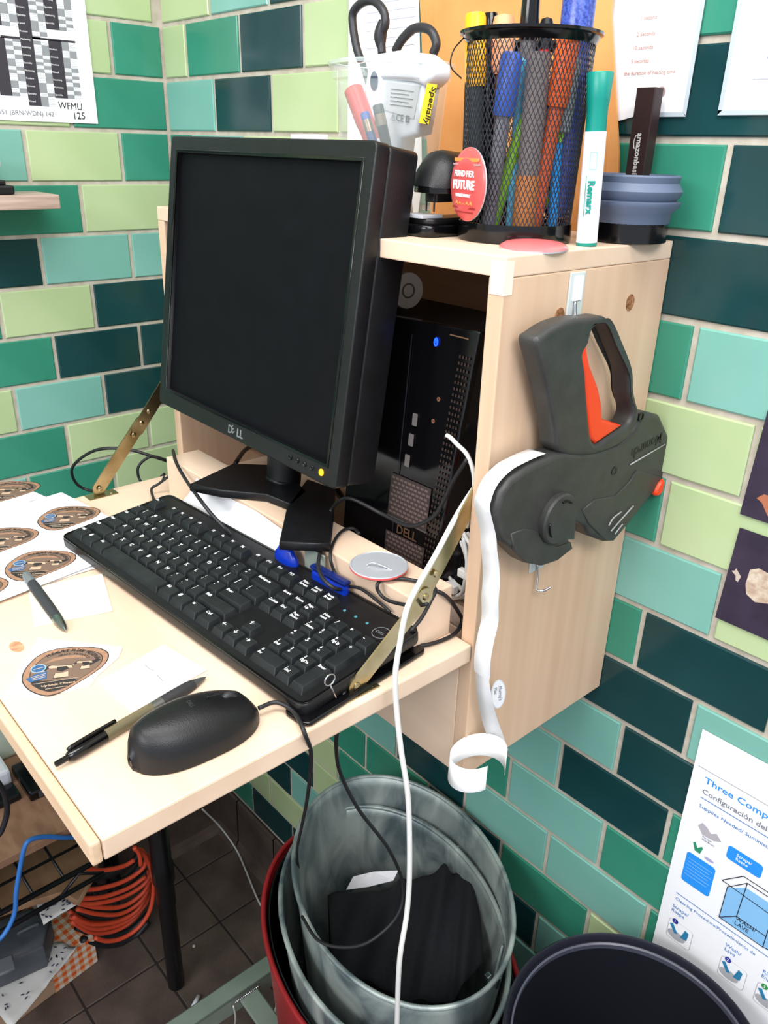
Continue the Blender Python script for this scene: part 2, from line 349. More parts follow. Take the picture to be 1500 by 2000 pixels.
shape('printed_gloves', [[(1.148, .862), (1.151, .864), (1.154, .857), (1.159, .863), (1.1605, .861), (1.1585, .8515), (1.152, .852)]], .0002, tx, M('print_green', (40, 140, 100), .6), po)
shape('printed_pads', [circ(.006, 16, 1.170, .8515, .0022), ], .0002, tx, M('print_lilac', (168, 164, 196), .6), po)
shape('printed_blue_box', [rrect(1.1442, .799, 1.1801, .845, .004)], .0002, tx, bl1, po)
for i in range(6): shape('printed_line', [rect(1.147, .836-.005*i, 1.1775-.003*(i % 2), .8366-.005*i)], .0002, FR(-.0027), bl2, po)
shape('printed_blue_box', [rrect(1.1866, .870, 1.2268, .889, .004)], .0002, tx, bl1, po); tp('Scrape/\nRaspe', .006, 1.197, .8805, wink, y=-.0027)
shape('printed_water', [[(1.197, .830), (1.2159, .847), (1.26, .847), (1.26, .783), (1.2494, .7833), (1.197, .7824)]], .0002, tx, bl2, po)
def pl(a, b, w_=.0008, mt=ink):
    a = Vector(a); b = Vector(b); n_ = (b-a).normalized(); n_ = Vector((-n_.y, n_.x))*w_/2
    shape('printed_stroke', [[tuple(a+n_), tuple(a-n_), tuple(b-n_), tuple(b+n_)]], .0002, FR(-.0027), mt, po)
for a, b in [((1.1895, .8361), (1.2101, .8601)), ((1.1895, .8361), (1.2494, .833)), ((1.197, .8316), (1.197, .7824)), ((1.197, .7824), (1.2494, .7833)), ((1.2494, .7833), (1.2494, .833)), ((1.2159, .8543), (1.2148, .8004)), ((1.2148, .8004), (1.197, .7824)), ((1.197, .8316), (1.2159, .8543)), ((1.2101, .8601), (1.28, .8601)), ((1.2159, .8543), (1.28, .8543)), ((1.2148, .8004), (1.2494, .8003)), ((1.2494, .7833), (1.27, .79)), ((1.2494, .833), (1.27, .84))]: pl(a, b, .0009)
tp('WASH/\nLAVE', .0075, 1.2142, .7955, ink, y=-.0029)
for n_, x0, cc in ((1, 1.1425, (40, 50, 140)), (2, 1.2112, (40, 50, 150)), (3, 1.2554, (50, 140, 70))):
    shape('printed_step', [rrect(x0, .700, x0+.032, .732, .004)], .0002, tx, M('print_pale_grey', (176, 170, 176), .6), po)
    shape('printed_step', [rrect(x0+.0007, .7007, x0+.0313, .7313, .0035)], .0002, FR(-.0026), white, po)
    shape('printed_sink', [circ(.012, 18, x0+.013, .710, .007)], .0002, FR(-.0028), M('print_grey_sink', (168, 168, 172), .6), po)
    shape('printed_arm', [[(x0+.018, .712), (x0+.022, .728), (x0+.027, .726), (x0+.026, .713)]], .0002, FR(-.003), M('print_teal', (40, 120, 160), .6), po)
    shape('printed_arm', [[(x0+.002, .723), (x0+.010, .712), (x0+.014, .714), (x0+.006, .726)]], .0002, FR(-.003), M('print_teal', (40, 120, 160), .6), po)
    shape('printed_number_disc', [circ(.0038, 20, x0+.008, .7315)], .0002, FR(-.0032), M('disc_%d' % n_, cc, .6), po); tp(str(n_), .0055, x0+.0065, .7296, wink, y=-.0035)
# timetable on the left wall
fl_ = FL(.0016); tl = FL(.0024)
ti = tag(shape('timetable_sheet', [rect(-.37, 1.6208, -.1289, 1.86)], .0006, fl_, white), 'white printed timetable with black and grey columns, top left wall', 'timetable')
blk = M('print_black', (52, 48, 56), .6); grc = M('print_mid_grey', (140, 142, 146), .6)
shape('header_bar', [rect(-.2658, 1.7321, -.2370, 1.7353)], .0002, tl, blk, ti); shape('header_bar', [rect(-.2190, 1.7345, -.1521, 1.7373)], .0002, tl, blk, ti)
for x0, x1, z0, z1 in ((-.2373, -.2180, 1.6429, 1.86), (-.1950, -.1745, 1.6556, 1.7355), (-.1950, -.1745, 1.7499, 1.86), (-.2786, -.2606, 1.6550, 1.7330), (-.2786, -.2612, 1.7480, 1.86)):
    shape('black_column', [rect(x0, z0, x1, z1)], .0002, tl, blk, ti)
random.seed(11)
def cells(xa, xb, xc, z0, z1):
    z = z0; k = 0
    while z < z1-.002:
        h_ = random.choice((.006, .0045, .010, .014, .005)); h_ = min(h_, z1-z)
        a, b_ = ((xa, xb), (xb, xc))[k % 2]
        shape('grey_cell', [rect(a, z, b_, z+h_)], .0002, tl, grc, ti)
        oa, ob_ = ((xb, xc), (xa, xb))[k % 2]; n_ = int(h_/.0024)
        V = []; F = []
        for q in range(n_):
            zz = z+.0008+q*.0024; b0 = len(V); V += [tl @ Vector(v) for v in ((oa+.0007, zz, .0002), (ob_-.0008, zz, .0002), (ob_-.0008, zz+.0007, .0002), (oa+.0007, zz+.0007, .0002))]; F.append((b0, b0+1, b0+2, b0+3))
        if V: mesh('printed_hours', V, F, M('print_pale_cell', (196, 200, 206), .6), ti)
        z += h_; k += 1
cells(-.2180, -.2063, -.1950, 1.6425, 1.734); cells(-.2180, -.2063, -.1950, 1.7345, 1.84)
cells(-.1745, -.1635, -.1521, 1.6559, 1.7345); cells(-.1745, -.1635, -.1521, 1.7499, 1.84)
cells(-.2606, -.2490, -.2373, 1.6551, 1.732); cells(-.2612, -.2490, -.2373, 1.748, 1.84)
random.seed(5)
WD = ['Closed', 'Specialty', 'Grocery', 'Produce', 'Marketing', 'Specialty', 'Grocery', 'Receiving', 'Marketing', 'Produce']
for i in range(18):
    text(WD[i % 10], .0036, T2(FL(.0027), -.2368, 1.648+i*.0105), wink, ti); text(WD[(i*3+1) % 10], .0036, T2(FL(.0027), -.1945, 1.659+i*.0105+(.014 if i > 6 else 0)), wink, ti)
text('WFMU', .0145, T2(FL(.0025), -.1918, 1.6405, -1), ink, ti, 'handwriting', bold=-.0, sx=.9); text('125', .0145, T2(FL(.0025), -.1705, 1.6262, 2), ink, ti, 'handwriting')
pen_g = M('pencil_grey', (120, 122, 130), .7); text('551 (BRN-WDN) 142', .0095, T2(FL(.0025), -.2860, 1.6290), pen_g, ti, 'handwriting')
# ------------------------------------------------------------------ left wall shelf
box('wall_shelf', (.004, -.62, 1.4985), (.1, -.2465, 1.519), grayoak, None, .002, 2); tag(bpy.data.objects['wall_shelf'], 'grey oak-look wall shelf at the left wall below the timetable', 'shelf')
dv = thing('tablet_stand', 'black stand with a silver top on the grey oak shelf', 'stand', (.06, -.35, 1.519))
box('base', (.02, -.45, 1.5195), (.09, -.308, 1.532), blackpl, dv, .003)
box('base_step', (.028, -.45, 1.532), (.08, -.316, 1.539), blackpl, dv, .002)
box('post', (.035, -.42, 1.539), (.07, -.328, 1.556), blackmt, dv, .003); box('silver_top', (.02, -.45, 1.556), (.085, -.320, 1.575), M('silver_plastic', (190, 192, 200), .3, .4), dv, .004)
# ------------------------------------------------------------------ cabinet
cb = thing('wall_cabinet', 'beech plywood wall cabinet holding the computer, open at the front', 'cabinet', (.707, -.12, .997))
X0, X1, YF, ZB, ZT = .418, .9945, -.2485, .997, 1.523; TH = .0165
box('side_panel', (X1-TH, YF, ZB), (X1, -.001, ZT-TH-.0002), wood_v, cb, .0012)
box('side_panel', (X0, YF, ZB), (X0+TH, -.001, ZT-TH-.0002), wood_v, cb, .0012)
box('top_panel', (X0, YF, ZT-TH), (X1, -.001, ZT), wood_x, cb, .0012)
box('back_panel', (X0+TH, -.010, ZB+.01), (X1-TH, -.002, ZT-TH), noise_mat('back_board', (160, 120, 92), (176, 136, 108), (6, 6, 30), .6), cb)
box('bottom_panel', (X0+TH, YF+.012, 1.1445), (X1-TH, -.010, 1.161), wood_x, cb, .001)
box('front_panel', (X0+TH, YF, ZB), (X1-TH, YF+.012, 1.1425), wood_x, cb, .001)
box('base_panel', (X0+TH, YF+.012, ZB), (X1-TH, -.010, ZB+.012), wood_x, cb, .001)
dk = M('knot_hole_brown', (120, 76, 44), .8)
for y_, z_ in ((-.171, 1.4685), (-.062, 1.470)):
    o = shape('screw_hole', [circ(.0068, 20, y_, z_, .0078)], .0006, FL(X1-.0001), noise_mat('drilled_wood', (98, 58, 32), (176, 124, 84), (200, 200, 200), .8), cb)
    o['label'] = 'rough drilled screw hole'
tp_ = M('clear_tape', (232, 220, 206), .25)
o = shape('tape_patch', [rect(X1-TH+.002, 1.493, X1+.0004, 1.519)], .0004, FR(YF-.0001), tp_, cb); o['label'] = 'strip of clear tape over the front edge'
shape('tape_patch', [rect(YF-.0004, 1.493, YF+.010, 1.519)], .0004, FL(X1+.0001), tp_, cb)
# drop front writing board
db = thing('drop_front_desk', 'pale beech drop-front writing board hinged below the cabinet opening', 'desk', (.706, -.44, 1.1425))
box('board', (X0, -.6215, 1.1435), (X1-.001, -.2500, 1.1630), wood_x, db, .0018)
box('front_lipping', (X0, -.6300, 1.1435), (X1-.001, -.6221, 1.1630), wood_d, db, .0018)
box('hinge', (.975, -.2499, 1.148), (.993, -.2488, 1.160), steel, db, .0003)
o = shape('knot', [circ(.0105, 20, .7225, -.5835, .006)], .0002, FD(1.1630), noise_mat('knot_wood', (170, 120, 90), (212, 164, 126), (160, 60, 60), .6), db); o['label'] = 'small brown wood knot'
# lid stays
def stay(x, label, foot, elbow, top, pins, gr):
    t = thing('lid_stay', label, 'lid stay', (x, foot[0], 1.1632), gr)
    def bar(name, a, b, xx, w_=.0088, th=.0018):
        a = Vector(a); b = Vector(b); d = (b-a).normalized(); n_ = Vector((-d.y, d.x))
        pts = []
        for k in range(9):
            an = math.pi*k/8; pts.append(tuple(b+d*math.sin(an)*w_+n_*math.cos(an)*w_*1))
        for k in range(9):
            an = math.pi*k/8; pts.append(tuple(a-d*math.sin(an)*w_-n_*math.cos(an)*w_))
        return shape(name, [pts], th, FL(xx), brass, t)
    bar('lower_arm', foot, elbow, x+.0021 if x > .9 else x); bar('upper_arm', (elbow[0]-.006, elbow[1]-.008), top, x-.0002 if x > .9 else x+.0021)
    for i, (py, pz) in enumerate(pins): lathe('rivet', [(.0034, 0), (.0034, .0008), (.0022, .0016), (0, .0018)], axis((x+.0038, py, pz), (x+1, py, pz)), brass, t, 16)
    box('mounting_plate', (x-.008, foot[0]-.018, 1.1630), (x+.010, foot[0]+.022, 1.1645), brass, t, .001)
    lathe('screw', [(.003, 0), (.003, .0007), (0, .0014)], axis((x+.004, foot[0]+.015, 1.1645), (x+.004, foot[0]+.015, 2)), brass, t, 12)
    shape('mounting_tab', [rrect(foot[0]-.008, 1.1640, foot[0]+.008, foot[1]+.006, .004)], .0016, FL(x-.0020), brass, t)
    return t
stay(.9765, 'metal lid stay at the right, crossing the keyboard corner up to the cabinet side', (-.3835, 1.171), (-.3035, 1.2305), (-.2285, 1.333), [(-.3835, 1.171), (-.3035, 1.2305), (-.292, 1.250)], 'lid stays of the drop-front desk')
stay(.4305, 'metal lid stay at the left, behind the sheets of round labels', (-.373, 1.174), (-.305, 1.252), (-.243, 1.325), [(-.373, 1.174), (-.305, 1.252), (-.293, 1.266), (-.318, 1.238)], 'lid stays of the drop-front desk')
# riser beam that carries the monitor foot
ri = tag(box('wooden_riser', (.487, -.3005, 1.1632), (.9655, -.2520, 1.2180), wood_x, None, .0015), 'solid beech beam lying along the back of the desk under the monitor foot', 'riser')
# ------------------------------------------------------------------ monitor
mo = thing('monitor', 'black flat computer monitor tilted back on a V-shaped foot', 'monitor', (.6603, -.245, 1.2185))
MM = Matrix(((1, .012, .002), (-.012, .99, .144), (-.001, -.144, .99))).to_4x4(); MM.translation = Vector((.6603, -.2740, 1.4463))
MM = MM @ Matrix.Rotation(R(90), 4, 'X')      # local: x right, y up, z towards the room
MM = frame(MM.translation, MM.col[0][:3], MM.col[1][:3])
W2, H2 = .186, .159
shape('bezel', [rrect(-W2, -H2, W2, H2, .006), rect(-W2+.0165, -H2+.021, W2-.0165, H2-.0165)], .016, MM @ at(0, 0, -.014), blackpl, mo, .0015)
shape('bezel_lip', [rect(-W2+.014, -H2+.0185, W2-.014, H2-.014), rect(-W2+.0175, -H2+.022, W2-.0175, H2-.0175)], .002, MM @ at(0, 0, .0008), blackgl, mo, .0006)
shape('screen', [rect(-W2+.014, -H2+.018, W2-.014, H2-.014)], .002, MM @ at(0, 0, -.0058), noise_mat('screen_off', (5, 6, 10), (8, 9, 14), (40, 40, 40), .6, spec=.15), mo)
shape('back_shell', [rrect(-W2+.001, -H2+.001, W2-.001, H2-.001, .006)], .036, MM @ at(0, 0, -.0505), blackpl, mo, .003)
shape('back_bulge', [rrect(-.11, -.09, .11, .09, .02)], .020, MM @ at(0, 0, -.070), blackpl, mo, .006)
silver = M('silver_logo', (190, 192, 196), .3, .8)
text('D', .0130, MM @ at(-.0160, -H2+.0055, .0020), silver, mo, 'logo_letter', ext=.0003, bold=.02)
lg = text('E', .0120, MM @ at(-.0068, -H2+.0060, .0020) @ Matrix.Rotation(R(32), 4, 'Z'), silver, mo, 'logo_letter', ext=.0003, bold=.02)
text('LL', .0130, MM @ at(.0025, -H2+.0055, .0020), silver, mo, 'logo_letter', ext=.0003, bold=.02)
for i in range(4):
    x_ = .1085+i*.0125
    lathe('menu_button', [(.0028, 0), (.0028, .001), (.0022, .0016), (0, .0018)], MM @ at(x_, -H2+.0115, .0018), blackgl, mo, 16)
o = lathe('power_light', [(.0036, 0), (.0036, .001), (.0028, .0017), (0, .0019)], MM @ at(.162, -H2+.0115, .0018), M('amber_light', (255, 176, 20), .3, emit=1.1), mo, 20); o['label'] = 'glowing amber power button'
# neck and V foot
tube('neck', [(.665, -.236, 1.36), (.664, -.232, 1.30), (.664, -.235, 1.235), (.664, -.238, 1.222)], .021, blackpl, mo, seg=20)
ZFt = 1.2186
foot_l = [(0.6110, -0.3345, 1.2285), (0.5846, -0.2581, 1.2285), (0.6247, -0.2154, 1.2285), (0.7158, -0.2390, 1.2285), (0.7348, -0.2747, 1.2285), (0.6926, -0.2808, 1.2285), (0.6495, -0.3159, 1.2285)]
foot_r = [(0.8033, -0.3400, 1.2285), (0.7370, -0.2833, 1.2285), (0.6838, -0.2152, 1.2285), (0.7301, -0.2083, 1.2285), (0.7806, -0.2507, 1.2285), (0.8397, -0.3022, 1.2285)]
def foot(pts, name):
    pp = xy(pts); ar = sum(pp[i][0]*pp[(i+1) % len(pp)][1]-pp[(i+1) % len(pp)][0]*pp[i][1] for i in range(len(pp)))
    if ar < 0: pp = pp[::-1]
    return shape(name, [pp], .010, FD(ZFt), blackpl, mo, .0015)
foot(foot_l, 'stand_foot'); foot(foot_r, 'stand_foot')
tube('power_cord', [(.70, -.225, 1.36), (.70, -.21, 1.26), (.66, -.14, 1.175), (.60, -.12, 1.170)], .0032, cordb, mo)
# ------------------------------------------------------------------ keyboard
kb = thing('keyboard', 'black full-size computer keyboard with white legends, lying askew on the desk', 'keyboard', (.749, -.383, 1.1632))
kx = Vector((math.cos(R(3.7)), math.sin(R(3.7)), 0)); kn = Vector((0, -.075, 1)).normalized()
ky = kn.cross(kx)
KM = frame((.5500, -.4700, 1.1740), kx, n=kn)
KM = frame((.5490, -.4715, 1.1735), kx, ky)
KW, KH = .4340, .1470
shape('case', [rrect(0, 0, KW, KH, .010, 6)], .0135, KM @ at(0, 0, -.0085), blackpl, kb, .003)
shape('under_tray', [rrect(.006, .006, KW-.006, KH-.004, .008, 5)], .004, KM @ at(0, 0, -.0125), M('dark_grey_plastic', (44, 46, 48), .5), kb, .001)
shape('gloss_edge', [rrect(.0005, .0005, KW-.0005, KH-.0005, .010, 6), rrect(.003, .003, KW-.003, KH-.003, .008, 6)], .0012, KM @ at(0, 0, .0045), blackgl, kb, .0003)
for x_ in (.04, KW-.04):
    mesh('tilt_foot', [KM @ Vector(v) for v in ((x_-.012, KH-.02, -.012), (x_+.012, KH-.02, -.012), (x_+.012, KH-.012, -.012), (x_-.012, KH-.012, -.012), (x_-.012, KH-.010, -.0215), (x_+.012, KH-.010, -.0215), (x_+.012, KH-.006, -.0215), (x_-.012, KH-.006, -.0215))], BF, blackmt, kb)
U = .01845; kmesh = {}
def key(x, y, w_=1., h_=1., leg='', ls=.0052, two=False):
    kk = (w_, h_)
    if kk not in kmesh:
        a, b_ = w_*U/2-.0006, h_*U/2-.0006; t1, t2 = .0022, .0026; hh = .0062
        V = [(-a, -b_, 0), (a, -b_, 0), (a, b_, 0), (-a, b_, 0), (-a+t1, -b_+t2+.001, hh-.0004), (a-t1, -b_+t2+.001, hh-.0004), (a-t1, b_-t1+.001, hh), (-a+t1, b_-t1+.001, hh)]
        me = bpy.data.meshes.new('key'); me.from_pydata(V, [], [(0, 3, 2, 1)][:0]+[(4, 5, 6, 7), (0, 1, 5, 4), (1, 2, 6, 5), (2, 3, 7, 6), (3, 0, 4, 7)]); me.update(); bm_bevel(me, .0006, 2, 30)
        me.materials.append(keym); kmesh[kk] = me
    o = bpy.data.objects.new('key', kmesh[kk]); COL.objects.link(o)
    o.parent = kb; o.matrix_parent_inverse = world(kb).inverted(); o.matrix_basis = KM @ at(x, y, .0050)
    if leg:
        lm_ = KM @ at(x-w_*U/2+.0042, y+h_*U/2-.0030-ls*.75 if True else y, .0114)
        tl_ = text(leg, ls, lm_, wink, None, 'legend', ext=.0001, bold=.015)
        tl_.parent = o; tl_.matrix_parent_inverse = (world(kb) @ world(kb).inverted() @ o.matrix_basis).inverted()
MX = .0085; MY = .0185
def row(y, items, x0=0.):
    x = x0
    for it in items:
        if isinstance(it, (int, float)): x += it; continue
        s_, w_ = it if isinstance(it, tuple) else (it, 1.)
        key(MX+(x+w_/2)*U, MY+y*U, w_, 1., s_, .0066 if len(s_) <= 1 else .0046 if '\n' not in s_ else .0044); x += w_
row(0, [('Ctrl', 1.25), ('#', 1.25), ('Alt', 1.25), ('', 6.25), ('Alt', 1.25), ('#', 1.25), ('=', 1.25), ('Ctrl', 1.25)])
row(1, [('Shift', 2.25)]+list('ZXCVBNM')+['<\n,', '>\n.', '?\n/', ('Shift', 2.75)])
row(2, [('Caps', 1.75)]+list('ASDFGHJKL')+[':\n;', '"\n\'', ('Enter', 2.25)])
row(3, [('Tab', 1.5)]+list('QWERTYUIOP')+['{\n[', '}\n]', ('|\n\\', 1.5)])
row(4, ['~\n`', '!\n1', '@\n2', '#\n3', '$\n4', '%\n5', '^\n6', '&\n7', '*\n8', '(\n9', ')\n0', '_\n-', '+\n=', ('Backspace', 2.)])
row(5.35, ['Esc', 1., 'F1', 'F2', 'F3', 'F4', .5, 'F5', 'F6', 'F7', 'F8', .5, 'F9', 'F10', 'F11', 'F12'])
row(0, ['←', '↓', '→'], 15.2); row(1, ['↑'], 16.2); row(3, ['Delete', 'End', 'Page\nDown'], 15.2); row(4, ['Insert', 'Home', 'Page\nUp'], 15.2); row(5.35, ['Print\nScreen', 'Scroll\nLock', 'Pause\nBreak'], 15.2)
row(0, [('0\nIns', 2.), '.\nDel'], 18.45); row(1, ['1\nEnd', '2\n↓', '3\nPgDn'], 18.45); row(2, ['4\n←', '5', '6\n→'], 18.45); row(3, ['7\nHome', '8\n↑', '9\nPgUp'], 18.45); row(4, ['Num\nLock', '/', '*', '-'], 18.45)
key(MX+21.95*U, MY+.5*U, 1., 2., 'Enter', .004); key(MX+21.95*U, MY+2.5*U, 1., 2., '+')
for i in range(3):
    lathe('indicator_light', [(.0016, 0), (.0016, .0006), (0, .0008)], KM @ at(MX+(18.9+i*.85)*U, MY+5.45*U, .005), M('led_teal', (70, 130, 140), .3), kb, 12)
shape('logo_ring', [circ(.0088, 32, MX+21.7*U, MY+5.35*U), circ(.0082, 32, MX+21.7*U, MY+5.35*U)], .0003, KM @ at(0, 0, .005), M('logo_grey', (120, 124, 128), .4), kb)
text('DELL', .0045, KM @ at(MX+21.7*U-.0058, MY+5.35*U-.0016, .005), M('logo_grey'), kb, 'logo_lettering')
tube('cord', [(0.8523, -0.2815, 1.1800), (0.8760, -0.3245, 1.2000), (0.8466, -0.3228, 1.2100), (0.8054, -0.2815, 1.2220)]+[(0.7759, -0.2520, 1.2272), (0.7939, -0.2520, 1.2477), (0.8155, -0.2520, 1.2563)]+[(0.8453, -0.2380, 1.2462), (0.8886, -0.2380, 1.2479), (0.9203, -0.2380, 1.2691), (0.9346, -0.2380, 1.2932), (0.9448, -0.2380, 1.3161), (0.9595, -0.2380, 1.3414)], .0021, cordb, kb, n=8)
# ------------------------------------------------------------------ things under and behind the keyboard
ph = thing('phone', 'black glossy phone lying under the right edge of the keyboard', 'phone', (.975, -.37, 1.1632))
PM = frame((.975, -.370, 1.1633), (math.cos(R(6)), math.sin(R(6)), 0), n=(0, 0, 1))
shape('case', [rrect(-.022, -.078, .0085, .078, .008, 5)], .0045, PM, blackgl, ph, .0015)
shape('glass', [rrect(-.0205, -.076, .007, .076, .007, 5)], .0004, PM @ at(0, 0, .0044), blackgl, ph)
pin = thing('eject_pin', 'thin steel pin with a round loop head standing by the keyboard corner', 'pin', (.993, -.443, 1.169))
pc = [(0.9920, -0.4226, 1.2020)][0]
tube('loop', [(.992, pc[1]+.0052*math.cos(2*math.pi*k/16), pc[2]+.0052*math.sin(2*math.pi*k/16)) for k in range(16)], .0007, chrome, pin, closed=True, raw=True, seg=8)
tube('shaft', [(.992, pc[1]+.0005, pc[2]-.0052), [(0.9910, -0.4154, 1.1805)][0]], .0007, chrome, pin, raw=True, seg=8)
# white paper tucked between keyboard and riser
V = []; F = []
nx = 14
for i in range(nx+1):
    x_ = .572+i*.0142
    for j, (y_, z_) in enumerate(((-.3025, 1.2150), (-.3050, 1.200), (-.310, 1.188), (-.315, 1.180), (-.325, 1.175), (-.336, 1.174))):
        V.append((x_-j*.006*(1-i/nx)-.002, y_-.0012*math.sin(i*.6+j), z_+.0012*math.sin(i*.8+j*.7)))
for i in range(nx):
    for j in range(5): a = i*6+j; F.append((a, a+1, a+7, a+6))
tag(mesh('loose_paper', V, F, white, None, True), 'white paper curling between the keyboard and the wooden beam', 'paper')
blu = M('blue_plastic', (8, 48, 170), .3)
rg = tag(lathe('blue_ball', [(0, 0), (.012, .001), (.019, .008), (.0205, .020), (.019, .031), (.012, .040), (0, .0435)], at(.779, -.3145, 1.1632), blu, sy=.42), 'shiny blue round object behind the keyboard under the monitor foot', 'ball')
lt = thing('lighter', 'blue flat plastic case behind the keyboard below the badge', 'case', (.80, -.32, 1.1632))
box('body', (-.026, -.004, 0), (.026, .0045, .036), blu, lt, .004, mtx=frame((.852, -.3125, 1.1633), (1, .06, 0), n=(0, 0, 1))); box('lid', (-.027, -.0045, .036), (.027, .005, .0405), M('dark_blue_plastic', (6, 30, 96), .3), lt, .003, mtx=frame((.852, -.3125, 1.1633), (1, .06, 0), n=(0, 0, 1)))
tag(box('grey_card', (.802, -.3075, 1.1640), (.836, -.3055, 1.214), M('grey_green_card', (140, 150, 140), .7), None, .0008), 'grey card standing against the beam between two blue objects', 'card')
# ------------------------------------------------------------------ mouse
ms = thing('computer_mouse', 'black wired computer mouse at the front edge of the desk', 'mouse', (.937, -.515, 1.1632))
md = Vector((-.012, .1, 0)); a_ = [(0.9408, -0.5751, 1.1630)][0]; b_ = [(0.9465, -0.4656, 1.1630)][0]
md = (Vector(b_)-Vector(a_)).normalized(); mc = (Vector(a_)+Vector(b_))/2; mc.z = 1.1633
mlen = (Vector(b_)-Vector(a_)).length
MU = frame(mc, md, n=(0, 0, 1))
V = []; F = []; NU, NV = 28, 14
def mh(t):   # side profile
    return .0335*(max(0., 1-abs((t-.42)/.62)**2.6))**.55 if t < .42 else .0335*(1-.55*((t-.42)/.58)**1.7)
def mw(t): return .0295*(1-abs(2*t-1)**2.7)**.5
for i in range(NU+1):
    t = i/NU; tt = min(max(t, .004), .996); w_ = mw(tt); h_ = mh(tt)*min(1, (1-tt)/.10)**.5*min(1, tt/.07)**.4
    for j in range(NV+1):
        a = math.pi*j/NV
        V.append(MU @ Vector(((t-.5)*mlen, w_*math.cos(a)*(1 if True else 1), .003+max(h_, .002)*math.sin(a)**.75)))
for i in range(NU):
    for j in range(NV): q = i*(NV+1)+j; F.append((q, q+1, q+NV+2, q+NV+1))
F.append(tuple(range(NV+1)))
mesh('shell', V, F, blackpl, ms, True)
bt = [((t-.5)*mlen, mw(min(max(t, .004), .996))*.985) for t in [k/24 for k in range(25)]]; loop = bt+[(x, -y) for x, y in bt[::-1]]
shape('base', [loop[::-1]], .004, MU, blackmt, ms, .0006)
tube('scroll_wheel', [tuple(MU @ Vector((.030+.0055*math.cos(2*math.pi*k/16), 0, .0225+.0065*math.sin(2*math.pi*k/16)))) for k in range(16)], .0032, M('wheel_rubber', (44, 44, 46), .5), ms, closed=True, raw=True)
tube('button_seam', [tuple(MU @ Vector((x_, 0, z_))) for x_, z_ in ((.012, .0352), (.020, .0338), (.026, .0322))], .0005, blackmt, ms)
tube('cord', [(0.9526, -0.4667, 1.1720), (0.9559, -0.4510, 1.1720), (0.9743, -0.4460, 1.1700), (0.9982, -0.4527, 1.1660), (0.9807, -0.4341, 1.1200), (0.9327, -0.4043, 1.0200), (0.8333, -0.3419, 0.8600), (0.7363, -0.2811, 0.7000), (0.6792, -0.2384, 0.5800)], .0019, cordb, ms, n=8)
text('DELL', .0045, MU @ at(-.004, .004, .0362) @ Matrix.Rotation(R(-90), 4, 'Z'), M('mouse_logo', (60, 60, 62), .4), ms, 'logo_lettering')
# ------------------------------------------------------------------ pens on the desk
def pen_along(a, b, name, label, parts, cat='pen', group=None):
    a = Vector(a); b = Vector(b); t = thing(name, label, cat, tuple((a+b)/2)); Mx = axis(a, b)
    for nm, prof, mt in parts: lathe(nm, prof, Mx, mt, t, 20)
    return t, Mx
smoke = M('smoky_clear_plastic', (150, 140, 110), .1, trans=.6, ior=1.3)
a_ = [(0.9081, -0.6193, 1.1690)][0]; b_ = [(0.8793, -0.4734, 1.1655)][0]; Lp = (Vector(b_)-Vector(a_)).length
t, Mx = pen_along(a_, b_, 'gel_pen', 'black and clear gel pen lying between sticky note and mouse', [
 ('plunger', [(0, 0), (.0022, .0005), (.0024, .003), (.0024, .012)], blackgl),
 ('upper_barrel', [(.0035, .011), (.0048, .014), (.0051, .030), (.0051, .044)], blackgl),
 ('clear_barrel', [(.0051, .044), (.0052, Lp*.60)], smoke),
 ('ink_tube', [(.0020, .044), (.0020, Lp*.60)], M('ink_tube', (90, 88, 70), .4)),
 ('collar', [(.0052, Lp*.60), (.0053, Lp*.67)], M('steel_collar', (120, 120, 118), .35, .8)),
 ('grip', [(.0054, Lp*.67), (.0056, Lp*.75), (.0054, Lp*.86), (.0044, Lp*.90)], M('grip_rubber', (46, 46, 48), .6)),
 ('cone', [(.0044, Lp*.90), (.0028, Lp*.95), (.0012, Lp*.985)], M('pen_cone', (90, 92, 90), .25, .3)),
 ('tip', [(.0009, Lp*.985), (.0004, Lp)], chrome)])
cx = (Mx @ Vector((0, 0, 1))-Mx @ Vector((0, 0, 0)))
up = Vector((0, 0, 1)); cm = frame(a_, cx, n=up)
tube('clip', [tuple(cm @ Vector((x_, .0022, z_))) for x_, z_ in ((.0130, .0036), (.0170, .0052), (.040, .0054), (.056, .0050))], .0017, blackgl, t, seg=8)
a_ = [(0.6061, -0.5321, 1.1725)][0]; b_ = [(0.7307, -0.5391, 1.1660)][0]; Lp = (Vector(b_)-Vector(a_)).length
t, Mx = pen_along(a_, b_, 'ballpoint_pen', 'dark rubber pen with a clear grey end lying across the label sheets', [
 ('clear_end', [(0, 0), (.0042, .001), (.0050, .006), (.0052, .016), (.0050, .022)], M('grey_translucent', (130, 138, 140), .2, trans=.35)),
 ('grip_barrel', [(.0050, .022), (.0054, .028), (.0056, .07), (.0052, Lp-.026)], M('barrel_rubber', (50, 52, 56), .55)),
 ('metal_cone', [(.0052, Lp-.026), (.0050, Lp-.020), (.0034, Lp-.008), (.0012, Lp-.003)], M('pen_chrome', (120, 128, 124), .2, .9)),
 ('tip', [(.0009, Lp-.003), (.0005, Lp)], chrome)])
